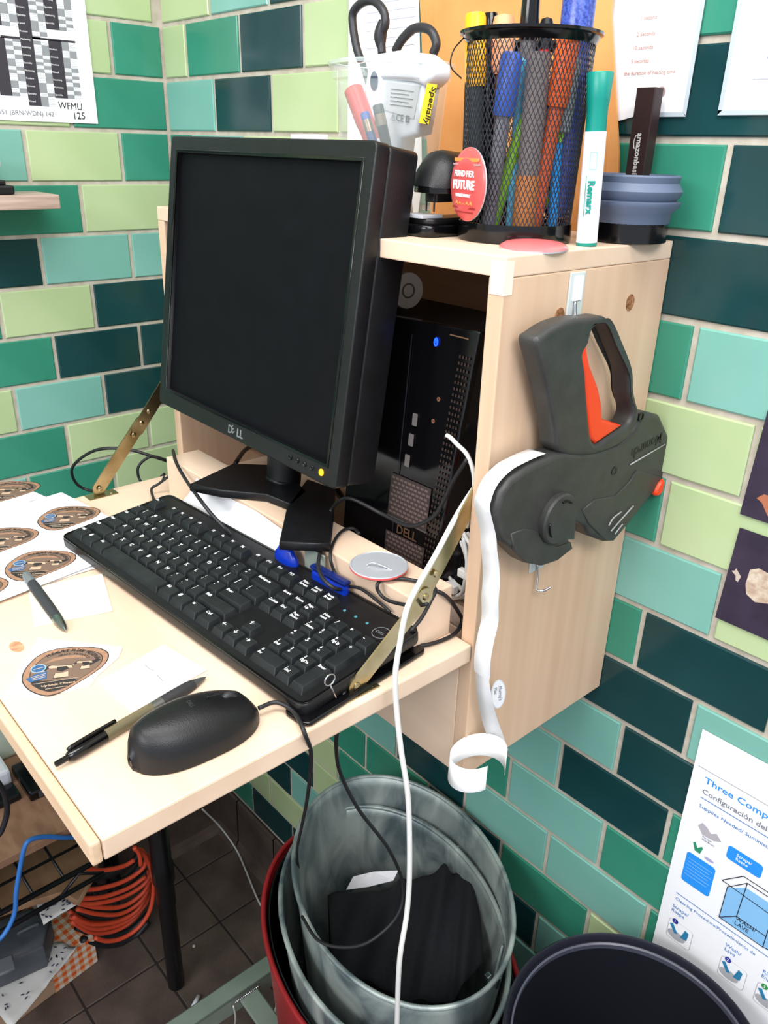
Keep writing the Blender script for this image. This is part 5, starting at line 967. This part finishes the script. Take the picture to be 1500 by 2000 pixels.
def oval_ring(name, c, a, b, ang, z, rad, mt, parent):
    Mx = at(c[0], c[1], z) @ Matrix.Rotation(R(ang), 4, 'Z')
    return tube(name, [tuple(Mx @ Vector((a*math.cos(2*math.pi*k/72), b*math.sin(2*math.pi*k/72), 0))) for k in range(72)], rad, mt, parent, closed=True, raw=True, seg=8)
rm = noise_mat('red_enamel', (138, 26, 32), (156, 36, 40), (10, 10, 10), .35)
red = thing('red_tub', 'tall red oval tub standing on the floor, the outermost of the nested bins', 'tub', (.86, -.20, 0))
CR = (.830, -.194)
oval_shell('shell', CR, .243, .162, -11, .001, .545, .80, rm, red); oval_ring('rim', CR, .243, .162, -11, .545, .004, rm, red)
dkb = M('liner_black', (10, 11, 15), .3)
lin_ = tag(oval_shell('bin_liner', (.832, -.195), .232, .156, -12, .30, .550, .92, dkb, None), 'black bag lining between the red tub and the metal bins', 'bin liner')
g2 = thing('galvanised_bin', 'galvanised oval bin rim, the outer of two nested metal bins', 'bin', (.85, -.20, .30))
C2 = (.838, -.194)
oval_shell('shell', C2, .210, .1490, -19, .26, .606, .82, gm, g2, beads=(.58,)); oval_ring('rim', C2, .2105, .1495, -19, .606, .0038, gm, g2)
g1 = thing('galvanised_bin', 'galvanised oval bin with a black cloth in it, the inner of two nested metal bins', 'bin', (.832, -.172, .30))
C1 = (.830, -.171)
oval_shell('shell', C1, .200, .1445, -20.4, .285, .658, .82, gm, g1, beads=(.634, .628)); oval_ring('rim', C1, .2015, .1455, -20.4, .658, .0035, gm, g1)
dm = noise_mat('galvanised_dull', (110, 122, 122), (150, 160, 156), (26, 26, 5), .5, .45, 6)
for k in range(10):
    an = R(40+k*14); Mx = at(C1[0], C1[1], 0) @ Matrix.Rotation(R(-20.4), 4, 'Z')
    p0 = Mx @ Vector((.1905*math.cos(an), .1360*math.sin(an), .600)); p1 = Mx @ Vector((.1695*math.cos(an), .1205*math.sin(an), .36))
    tube('pressed_rib', [p0, p1], .0022, gm, g1, raw=True, seg=6)
lat = [(1.0143, -0.1880, 0.6550), (1.0123, -0.1691, 0.6550)]
for i in range(2): box('rim_clip', (lat[0][0]-.004+.010*i, lat[0][1]-.005+.006*i, .640), (lat[0][0]+.003+.010*i, lat[0][1]+.002+.006*i, .657), chrome, g1, .001)
# black cloth and white paper in the bin
far = [(0.7136, -0.2097, 0.5450), (0.7445, -0.1737, 0.5530), (0.7751, -0.1324, 0.5600), (0.7850, -0.1039, 0.5650), (0.8035, -0.0664, 0.5700), (0.8224, -0.0521, 0.5780), (0.8371, -0.0383, 0.5750), (0.8767, -0.0449, 0.5600)]
far2 = [(0.7827, -0.2562, 0.5000), (0.8213, -0.2471, 0.5100), (0.8652, -0.2368, 0.5200), (0.9023, -0.2272, 0.5300), (0.9283, -0.2082, 0.5300), (0.9509, -0.1868, 0.5400), (0.9563, -0.1629, 0.5500), (0.9485, -0.1127, 0.5550)]
fa = smoothpath(far, 6); fb = smoothpath(far2, 6); n = len(fa); V = []; F = []; NR = 22
random.seed(8)
for i in range(n):
    s_ = i/(n-1)
    for j in range(NR+1):
        t_ = j/NR; p = fa[i].lerp(fb[i], t_)
        fold = .010*math.sin(s_*22+t_*1.5)*(.3+.7*min(1, s_*1.6))*(1-.3*t_)+.004*math.sin(s_*41+t_*5)
        V.append((p.x, p.y, p.z+fold+.012*math.sin(math.pi*t_)-.004))
for i in range(n-1):
    for j in range(NR): a = i*(NR+1)+j; F.append((a, a+1, a+NR+2, a+NR+1))
b0 = len(V)
for i in range(n): p = fa[i]; V.append((p.x-.004, p.y+.006, .42))
for i in range(n-1): F.append((i*(NR+1), (i+1)*(NR+1), b0+i+1, b0+i))
clo = noise_mat('black_cloth', (9, 11, 16), (16, 19, 26), (200, 200, 200), .9)
o = tag(mesh('black_cloth', V, F, clo, None, True), 'folded black cloth lying inside the inner metal bin', 'cloth'); q = o.modifiers.new('thickness', 'SOLIDIFY'); q.thickness = .002
wp = [(0.7171, -0.1757, 0.5300), (0.7215, -0.1650, 0.5550), (0.7397, -0.1383, 0.5600), (0.7650, -0.1094, 0.5650), (0.7679, -0.1224, 0.5550), (0.7453, -0.1534, 0.5450)]
tag(mesh('crumpled_paper', wp+[(.5*(a[0]+b[0]), .5*(a[1]+b[1]), .57) for a, b in ((wp[1], wp[4]),)], [(0, 6, 1), (1, 6, 2), (2, 6, 3), (3, 6, 4), (4, 6, 5), (5, 6, 0)], white), 'crumpled white paper behind the black cloth in the metal bin', 'paper')
# black round bin
CB = (1.1995, -.166); bb_ = thing('black_bin', 'round black plastic bin with a black liner at the bottom right', 'bin', (CB[0], CB[1], 0)); Bm = at(CB[0], CB[1], 0)
bm_ = M('bin_black_plastic', (34, 35, 44), .28)
lathe('shell', [(0, .001), (.115, .001), (.118, .01), (.134, .690), (.1400, .692), (.1430, .702), (.1425, .712), (.1390, .716), (.1365, .712), (.1365, .704), (.1330, .700), (.1325, .69), (.112, .02), (0, .02)], Bm, bm_, bb_, 72)
lathe('rim_bead', [(.1325, .7000), (.1345, .7035), (.1335, .7060), (.1315, .7045), (.1315, .698)], Bm, M('bead_grey', (70, 72, 84), .3), bb_, 72, caps=False)
V = []; F = []; NRr = 14; NA = 64
for i in range(NRr+1):
    t_ = i/NRr
    for k in range(NA):
        an = 2*math.pi*k/NA; rr = .1315*(1-t_)+.004*t_; zz = .698-.34*(1-(1-t_)**2.2)
        V.append((CB[0]+rr*math.cos(an), CB[1]+rr*math.sin(an), zz+.004*math.sin(an*7+t_*9)*t_))
for i in range(NRr):
    for k in range(NA): F.append((i*NA+k, i*NA+(k+1) % NA, (i+1)*NA+(k+1) % NA, (i+1)*NA+k))
F.append(tuple(NRr*NA+k for k in range(NA)))
mesh('liner', V, F, M('liner_navy_black', (14, 16, 24), .6, spec=.3), bb_, True)
# ------------------------------------------------------------------ grey welded frame on the floor
fmt = noise_mat('grey_green_paint', (110, 124, 112), (124, 138, 126), (12, 12, 12), .45)
fm = thing('metal_frame', 'grey-green welded metal stand frame at the bottom edge', 'frame', (.55, -.35, 0))
A = Vector([(0.5431, -0.4206, 0.2500)][0]); B = Vector([(0.5496, -0.1836, 0.2500)][0]); d = (B-A).normalized(); B = B+d*.0; A = A-d*.12; nn = Vector((d.y, -d.x, 0))
def bar(p, q, w_, h_, name, mt=fmt, z=.25):
    dd_ = (q-p); L_ = dd_.length; Mx = frame(p, dd_, n=(0, 0, 1)); return box(name, (0, -w_, -h_), (L_, 0, 0), mt, fm, .0025, mtx=Mx)
bar(A, B+d*.03, .034, .006, 'top_flange'); bar(A, B+d*.03, .005, .040, 'side_flange')
bar(A+nn*.029, B+d*.03+nn*.029, .005, .040, 'side_flange')
P0 = Vector([(0.5899, -0.2922, 0.2505)][0]); P1 = P0+nn*.30
bar(P0+d*.022, P1+d*.022, .036, .006, 'cross_bar')
bar(P0+d*.022, P1+d*.022, .005, .035, 'cross_bar_web')
V_, F_ = [], []
parts = []
for k in range(15):
    p = P0-d*.022+d*.0032*k+Vector((0, 0, .001)); parts.append(lathe_data([(0, -.0016), (.0018, -.0008), (.0021, 0), (.0014, .0014), (0, .0018)], at(p.x, p.y, p.z), 8))
merge('weld_bead', parts, chrome, fm)
for p in (A+d*.02+nn*.016, B+nn*.016-d*.02, P1+d*.01): lathe('leg', [(.014, .001), (.014, .244)], at(p.x, p.y, 0), fmt, fm, 20)
# small things on the floor
tag(tube('floor_cable', [(0.0582, -0.0801, 0.1400), (0.0638, -0.0395, 0.0600), (0.1097, -0.0243, 0.0100), (0.1720, -0.0380, 0.0040), (0.2646, -0.0630, 0.0040), (0.3431, -0.0744, 0.0040), (0.3944, -0.0923, 0.0040), (0.4328, -0.1032, 0.0040)], .0022, cordw, None), 'thin white cable running down the corner and across the brown floor', 'cable')
tag(tube('white_tube_piece', [(0.3775, -0.2836, 0.0060), (0.3913, -0.3055, 0.0060)], .0042, whitepl, None, raw=True, seg=12), 'short white tube piece on the floor beside the grey frame', 'tube')
for i, (x, y, l) in enumerate(((358, 1657, 'pale crumb on the floor by the cove base'), (379, 1849, 'pale crumb on the floor right of the black leg'), (248, 1802, 'white fleck of paper beside the orange cord'))):
    p = [(0.0123, -0.1173, 0.0000), (0.2685, -0.2328, 0.0000), (0.1185, -0.3164, 0.0000)][i]; tag(lathe('crumb', [(0, 0), (.0035, .0005), (.003, .003), (0, .0038)], at(p[0], p[1], .0004), M('crumb_beige', (190, 176, 158), .8), None, 8), l, 'crumb')
tag(tube('white_string', [(0.5913, -0.3200, 0.2490), (0.5794, -0.3114, 0.2000), (0.5506, -0.3001, 0.1200)], .0016, cordw, None), 'bit of white string hanging from the weld of the grey frame', 'string')
tag(tube('white_stick', [(0.5945, -0.2259, 0.2000), (0.5647, -0.2171, 0.1200), (0.5437, -0.2106, 0.0600)], .0022, cordw, None), 'thin white stick behind the cross bar of the grey frame', 'stick')
# ------------------------------------------------------------------ shelving at the left under the desk
un = thing('shelving_unit', 'black pipe-legged shelving with particle board shelves, lower left', 'shelving', (.2, -.6, 0))
lm = M('black_pipe', (10, 11, 14), .3)
def leg(x, y, nm='leg'):
    l = lathe(nm, [(0, .001), (.012, .001), (.0165, .006), (.0165, .24), (.0185, .244), (.0185, .30), (.0215, .306), (.0215, .345), (.0190, .35), (.0190, .95), (0, .95)], at(x, y, 0), lm, un, 28)
leg(.324, -.305); leg(.324, -1.05); leg(.04, -1.05); leg(.04, -.305)
brd = noise_mat('board_tan', (136, 104, 76), (152, 120, 90), (10, 40, 40), .6)
box('shelf_board', (.02, -1.08, .541), (.340, -.335, .556), brownwood, un, .001)
shape('shelf_board', [poly_ccw(xy([(0.2088, -0.3791, 0.3660), (0.2725, -0.4071, 0.3660), (0.3195, -0.4636, 0.3660), (0.2830, -0.4765, 0.3660), (0.2659, -0.5264, 0.3660), (0.2396, -0.6210, 0.3660)])+[(.02, -.80), (.02, -.36)])], .014, FD(.352), brd, un, .001)
# wire basket
wb_ = thing('wire_basket', 'black wire grid basket between the two particle board shelves', 'basket', (.2, -.62, .445)); wr = M('black_wire', (14, 15, 20), .35)
for i in range(9):
    y_ = -.43-.052*i; tube('wire', [(.336, y_, .447), (.05, y_, .447)], .0026, wr, wb_, raw=True, seg=8)
for i in range(6):
    x_ = .332-.052*i; tube('wire', [(x_, -.43, .449), (x_, -.86, .449)], .0026, wr, wb_, raw=True, seg=8)
tube('rim_wire', [(.339, -.425, .452), (.339, -.87, .452)], .0042, wr, wb_, raw=True); tube('rim_wire', [(.345, -.42, .425), (.345, -.87, .415)], .0045, wr, wb_, raw=True)
tube('rim_wire', [(.05, -.425, .452), (.339, -.425, .452)], .004, wr, wb_, raw=True); tube('brace_wire', [(.345, -.42, .425), (.342, -.46, .45), (.345, -.50, .422)], .003, wr, wb_, raw=True)
# cream box, black adaptor, black cable on the shelf
tag(box('cream_box', (.02, -.93, .5565), (.110, -.455, .635), M('cream_grey_plastic', (168, 176, 160), .5), None, .006), 'pale grey-green box on the upper shelf at the left edge', 'box')
wx = [(0.2291, -0.5281, 0.6000), (0.2266, -0.5088, 0.6000), (0.1728, -0.4991, 0.6000), (0.1660, -0.5072, 0.6000)]
tag(box('white_block', (.118, -.66, .5570), (.182, -.497, .590), M('white_block', (198, 200, 206), .4), None, .006), 'white plastic block in front of the pale box on the upper shelf', 'block')
ad = thing('power_adapter', 'black power adaptor on the upper shelf below the board edge', 'adapter', (.29, -.52, .556)); box('body', (.155, -.490, .5565), (.246, -.385, .577), blackgl, ad, .005); box('label', (.2461, -.475, .560), (.2466, -.42, .573), M('adapter_label', (60, 62, 66), .4), ad)
tag(box('cable_tray', (.188, -.70, .5565), (.228, -.498, .570), M('glossy_black_rubber', (12, 13, 18), .2), None, .004), 'glossy black strip along the edge of the upper shelf', 'strip')
tag(tube('black_cable', [(0.3420, -0.5833, 0.6285), (0.3420, -0.5675, 0.6105), (0.3420, -0.5551, 0.6256), (0.3420, -0.5463, 0.6514), (0.3420, -0.5456, 0.6840), (0.3420, -0.5536, 0.7171)], .0045, cordb, None), 'thick black cable curving at the far left shelf edge', 'cable')
tag(tube('blue_cable', [(0.3300, -0.4326, 0.5096), (0.3450, -0.4697, 0.5422), (0.3500, -0.5014, 0.5699), (0.3550, -0.5255, 0.5837), (0.3580, -0.5371, 0.5777), (0.3600, -0.5486, 0.5489), (0.3650, -0.5632, 0.5080), (0.3700, -0.5742, 0.4695), (0.3750, -0.5956, 0.4452), (0.3800, -0.6196, 0.4412)], .0038, M('ethernet_blue', (44, 104, 176), .4), None, n=8), 'blue network cable bending over the wire basket', 'cable')
# orange extension cord coil
oc = thing('extension_cord', 'coiled orange-red extension cord hanging under the shelf beside the black leg', 'cord', (.25, -.35, .2)); om = M('orange_cord', (190, 66, 38), .5)
for i, ln in enumerate([[(0.2900, -0.4454, 0.3537), (0.2900, -0.4140, 0.3338), (0.2900, -0.3706, 0.3185), (0.2900, -0.3339, 0.3211), (0.2900, -0.3214, 0.3391), (0.2900, -0.3260, 0.3663), (0.2900, -0.3409, 0.3820)], [(0.2700, -0.4569, 0.3129), (0.2700, -0.4217, 0.2814), (0.2700, -0.3681, 0.2577), (0.2700, -0.3252, 0.2586), (0.2700, -0.3052, 0.2830), (0.2700, -0.3060, 0.3181), (0.2700, -0.3260, 0.3525)], [(0.2500, -0.4494, 0.2710), (0.2500, -0.4144, 0.2293), (0.2500, -0.3713, 0.1948), (0.2500, -0.3332, 0.1937), (0.2500, -0.3083, 0.2181), (0.2500, -0.3036, 0.2646)],
     [(0.2400, -0.4564, 0.2466), (0.2400, -0.4242, 0.1993), (0.2400, -0.3752, 0.1667), (0.2400, -0.3335, 0.1656), (0.2400, -0.3080, 0.1943)], [(0.2300, -0.4575, 0.2380), (0.2300, -0.4272, 0.1821), (0.2300, -0.3888, 0.1505), (0.2300, -0.3459, 0.1408), (0.2300, -0.3102, 0.1574), (0.2300, -0.2975, 0.1921)], [(0.2800, -0.4540, 0.3291), (0.2800, -0.4090, 0.2983), (0.2800, -0.3594, 0.2836), (0.2800, -0.3218, 0.2871)], [(0.2200, -0.4549, 0.2124), (0.2200, -0.4214, 0.1530), (0.2200, -0.3767, 0.1219), (0.2200, -0.3352, 0.1227), (0.2200, -0.2997, 0.1550)],
     [(0.3000, -0.4409, 0.2333), (0.3000, -0.4191, 0.2065), (0.3000, -0.3900, 0.1904), (0.3000, -0.3579, 0.1925), (0.3000, -0.3315, 0.2170), (0.3000, -0.3182, 0.2631), (0.3000, -0.3167, 0.3103), (0.3000, -0.3246, 0.3564), (0.3000, -0.3391, 0.3863)], [(0.2600, -0.4459, 0.2911), (0.2600, -0.4153, 0.2575), (0.2600, -0.3674, 0.2226), (0.2600, -0.3258, 0.2260), (0.2600, -0.3043, 0.2526)], [(0.2100, -0.4534, 0.2301), (0.2100, -0.4244, 0.1781), (0.2100, -0.3859, 0.1438), (0.2100, -0.3434, 0.1275), (0.2100, -0.3066, 0.1286)], [(0.3000, -0.4373, 0.4114), (0.3000, -0.4074, 0.3833), (0.3000, -0.3698, 0.3664), (0.3000, -0.3475, 0.3661)], [(0.3100, -0.3479, 0.4071), (0.3100, -0.3401, 0.3849), (0.3100, -0.3401, 0.3560)]]):
    tube('cord_loop', ln, .0042, om, oc)
blk_ = thing('black_bundle', 'dark bundle of black cable hanging inside the orange cord coil', 'cable bundle', (.2, -.3, .2))
for ln in [[(0.1900, -0.4232, 0.2797), (0.1900, -0.3750, 0.2482), (0.1900, -0.3212, 0.2405), (0.1900, -0.2914, 0.2553)], [(0.1800, -0.4227, 0.2524), (0.1800, -0.3756, 0.2068), (0.1800, -0.3157, 0.1957), (0.1800, -0.2844, 0.2202)], [(0.1700, -0.4324, 0.2267), (0.1700, -0.3764, 0.1645), (0.1700, -0.3210, 0.1565), (0.1700, -0.2725, 0.1733)], [(0.1700, -0.4057, 0.2705), (0.1700, -0.3902, 0.2277), (0.1700, -0.3867, 0.1696)], [(0.1700, -0.3509, 0.2377), (0.1700, -0.3463, 0.1831), (0.1700, -0.3497, 0.1256)], [(0.1600, -0.4257, 0.1688), (0.1600, -0.3788, 0.1088), (0.1600, -0.3131, 0.0797), (0.1600, -0.2696, 0.0930)], [(0.1500, -0.4294, 0.1099), (0.1500, -0.3824, 0.0430), (0.1500, -0.3278, 0.0103), (0.1500, -0.2775, 0.0261)], [(0.1600, -0.4268, 0.0792), (0.1600, -0.3728, 0.0177), (0.1600, -0.3197, -0.0029), (0.1600, -0.2836, 0.0161)]]:
    tube('cable_loop', ln, .0075, cordb, blk_)
# gingham box, toolbox, patterned tissue
gx = thing('gingham_box', 'cardboard box covered in orange gingham paper on the floor', 'box', (.0, -.6, 0))
c1, c2_, c3_, c4_ = [Vector(p) for p in [(0.1636, -0.4047, 0.0750), (0.0546, -0.4307, 0.0750), (0.0441, -0.6714, 0.0750), (0.3291, -0.6121, 0.0750)]]
TOPZ = .075
cor = Vector([(0.1648, -0.4052, 0.0750)][0]); e1 = Vector([(0.0697, -0.4289, 0.0750)][0])-cor; e2 = Vector([(0.2262, -0.5565, 0.0750)][0]); e2 = Vector([(0.1662, -0.4063, 0.0000)][0]); e3 = Vector([(0.1874, -0.5640, 0.0000)][0]); dy_ = (e3-e2).normalized(); dx_ = Vector((dy_.y, -dy_.x, 0)); dx_ = -dx_ if dx_.x > 0 else dx_
Gm = frame((cor.x, cor.y, 0), dy_, n=(0, 0, 1)); sgn = 1 if (Gm.inverted() @ (Vector((cor.x, cor.y, 0))+dx_)).y > 0 else -1
crd = noise_mat('cardboard', (168, 136, 108), (180, 150, 122), (30, 30, 30), .7)
lo_y, hi_y = (0, .20) if sgn > 0 else (-.20, 0)
box('carton', (0, lo_y, .001), (.36, hi_y, TOPZ), crd, gx, .001, mtx=Gm)
gw = M('gingham_white', (216, 206, 196), .7); go_ = M('gingham_orange', (222, 92, 34), .7); gp_ = M('gingham_peach', (216, 162, 122), .7)
def ging(name, mtx, nx_, ny_, skip):
    for mt, sel, nm in ((gw, lambda i, j: (i+j) % 2 == 0 and i % 2 == 0, 'white'), (go_, lambda i, j: i % 2 == 1 and j % 2 == 1, 'orange'), (gp_, lambda i, j: (i+j) % 2 == 1, 'peach')):
        V = []; F = []
        for i in range(nx_):
            for j in range(ny_):
                if sel(i, j) and not skip(i, j):
                    b0 = len(V); s_ = .0095; V += [mtx @ Vector(v) for v in ((i*s_, j*s_, .0006), ((i+1)*s_, j*s_, .0006), ((i+1)*s_, (j+1)*s_, .0006), (i*s_, (j+1)*s_, .0006))]; F.append((b0, b0+1, b0+2, b0+3))
        if V: mesh('gingham_paper', V, F, mt, gx)
Tm = Gm @ at(0, 0, TOPZ) @ (Matrix.Identity(4) if sgn > 0 else Matrix.Diagonal((1, -1, 1, 1)))
ging('top', Tm, 34, 20, lambda i, j: False)
sd = cor+dx_*0; Sm = frame((cor.x, cor.y, .0), dy_, n=-dx_)
zup = (Sm.inverted() @ Vector((cor.x, cor.y, 1))).y
ging('side', Sm @ (Matrix.Identity(4) if zup > 0 else Matrix.Diagonal((1, -1, 1, 1))), 34, 8, lambda i, j: i > 9)
Em = frame((cor.x, cor.y, .0), dx_, n=-dy_); zup = (Em.inverted() @ Vector((cor.x, cor.y, 1))).y
ging('end', Em @ (Matrix.Identity(4) if zup > 0 else Matrix.Diagonal((1, -1, 1, 1))), 20, 8, lambda i, j: False)
mpap = M('tissue_white', (208, 208, 204), .75); mice = M('mouse_print', (70, 72, 92), .7)
def tissue(name, label, px, zf):
    pts = px; t = thing(name, label, 'paper', tuple(pts[0])); base = [Vector(p) for p in pts]
    return t, base
random.seed(21)
def sheetgrid(t, q, nx_, ny_, bump):
    V = []; F = []
    for i in range(nx_+1):
        for j in range(ny_+1):
            a = Vector(q[0]).lerp(Vector(q[1]), i/nx_); b = Vector(q[3]).lerp(Vector(q[2]), i/nx_); p = a.lerp(b, j/ny_); V.append(p+Vector((0, 0, random.uniform(-bump, bump)+bump*1.2*math.sin(j*1.1+i*.3))))
    for i in range(nx_):
        for j in range(ny_): a = i*(ny_+1)+j; F.append((a, a+1, a+ny_+2, a+ny_+1))
    o = mesh('sheet', V, F, mpap, t, True); q_ = o.modifiers.new('thickness', 'SOLIDIFY'); q_.thickness = .0008
    MV = []; MF = []
    for k in range(46):
        i = random.uniform(.04, .96); j = random.uniform(.06, .94); a = Vector(q[0]).lerp(Vector(q[1]), i); b = Vector(q[3]).lerp(Vector(q[2]), i); p = a.lerp(b, j); s_ = .0024; an = random.uniform(0, 6.28)
        b0 = len(MV)
        for x, y in ((-1.4, -.4), (-.3, -.7), (1.2, -.5), (1.9, 0), (1.2, .5), (.2, .8), (-.9, .5)): MV.append((p.x+s_*(x*math.cos(an)-y*math.sin(an)), p.y+s_*(x*math.sin(an)+y*math.cos(an)), p.z+bump*2.6+.001))
        MF.append(tuple(range(b0, b0+7)))
    mesh('printed_mice', MV, MF, mice, t)
t = thing('patterned_tissue', 'crumpled white tissue with small dark mouse print on the gingham box', 'tissue', (.1, -.55, .08))
sheetgrid(t, [(0.1005, -0.6283, 0.0880), (0.1367, -0.4700, 0.0880), (0.1789, -0.4422, 0.0880), (0.2612, -0.6047, 0.0880)], 14, 9, .0022)
t = thing('patterned_tissue', 'folded tissue sheet with mouse print sticking out behind the grey case', 'tissue', (.24, -.47, .35))
sheetgrid(t, [(0.1850, -0.5052, 0.3000), (0.1912, -0.4728, 0.3000), (0.2674, -0.4469, 0.3000), (0.2692, -0.5149, 0.3000)], 6, 6, .0008)
tb = thing('tool_case', 'dark grey plastic tool case at the left edge under the wire basket', 'case', (.2, -.62, .09))
tcm = noise_mat('case_grey_plastic', (66, 70, 76), (78, 82, 88), (30, 30, 30), .5)
pq = [Vector(p) for p in [(0.0655, -0.6042, 0.1650), (0.0855, -0.4895, 0.1650), (0.1373, -0.4716, 0.1650), (0.1897, -0.5059, 0.1650), (0.1677, -0.6348, 0.1650)]]
shape('shell', [poly_ccw(xy(pq))], .076, FD(.0885), tcm, tb, .016, True, 4); sharp(tb.children[-1], 50)
hx = [Vector(p) for p in [(0.1401, -0.5329, 0.1680), (0.1438, -0.5003, 0.1680)]]
tube('handle', [hx[0]+Vector((0, 0, -.004)), hx[0]+Vector((0, 0, .001)), hx[1]+Vector((0, 0, .001)), hx[1]+Vector((0, 0, -.004))], .004, tcm, tb)
tube('seam', [(0.1141, -0.6000, 0.1655), (0.1151, -0.5522, 0.1655), (0.1149, -0.5022, 0.1655), (0.1281, -0.4866, 0.1655)], .0014, M('seam_dark', (36, 38, 42), .6), tb)
shape('latch', [poly_ccw(xy([(0.1666, -0.5987, 0.1600), (0.1758, -0.5601, 0.1600), (0.2086, -0.5658, 0.1600), (0.1987, -0.6089, 0.1600)]))], .008, FD(.158), M('latch_grey', (112, 118, 124), .5), tb, .002)
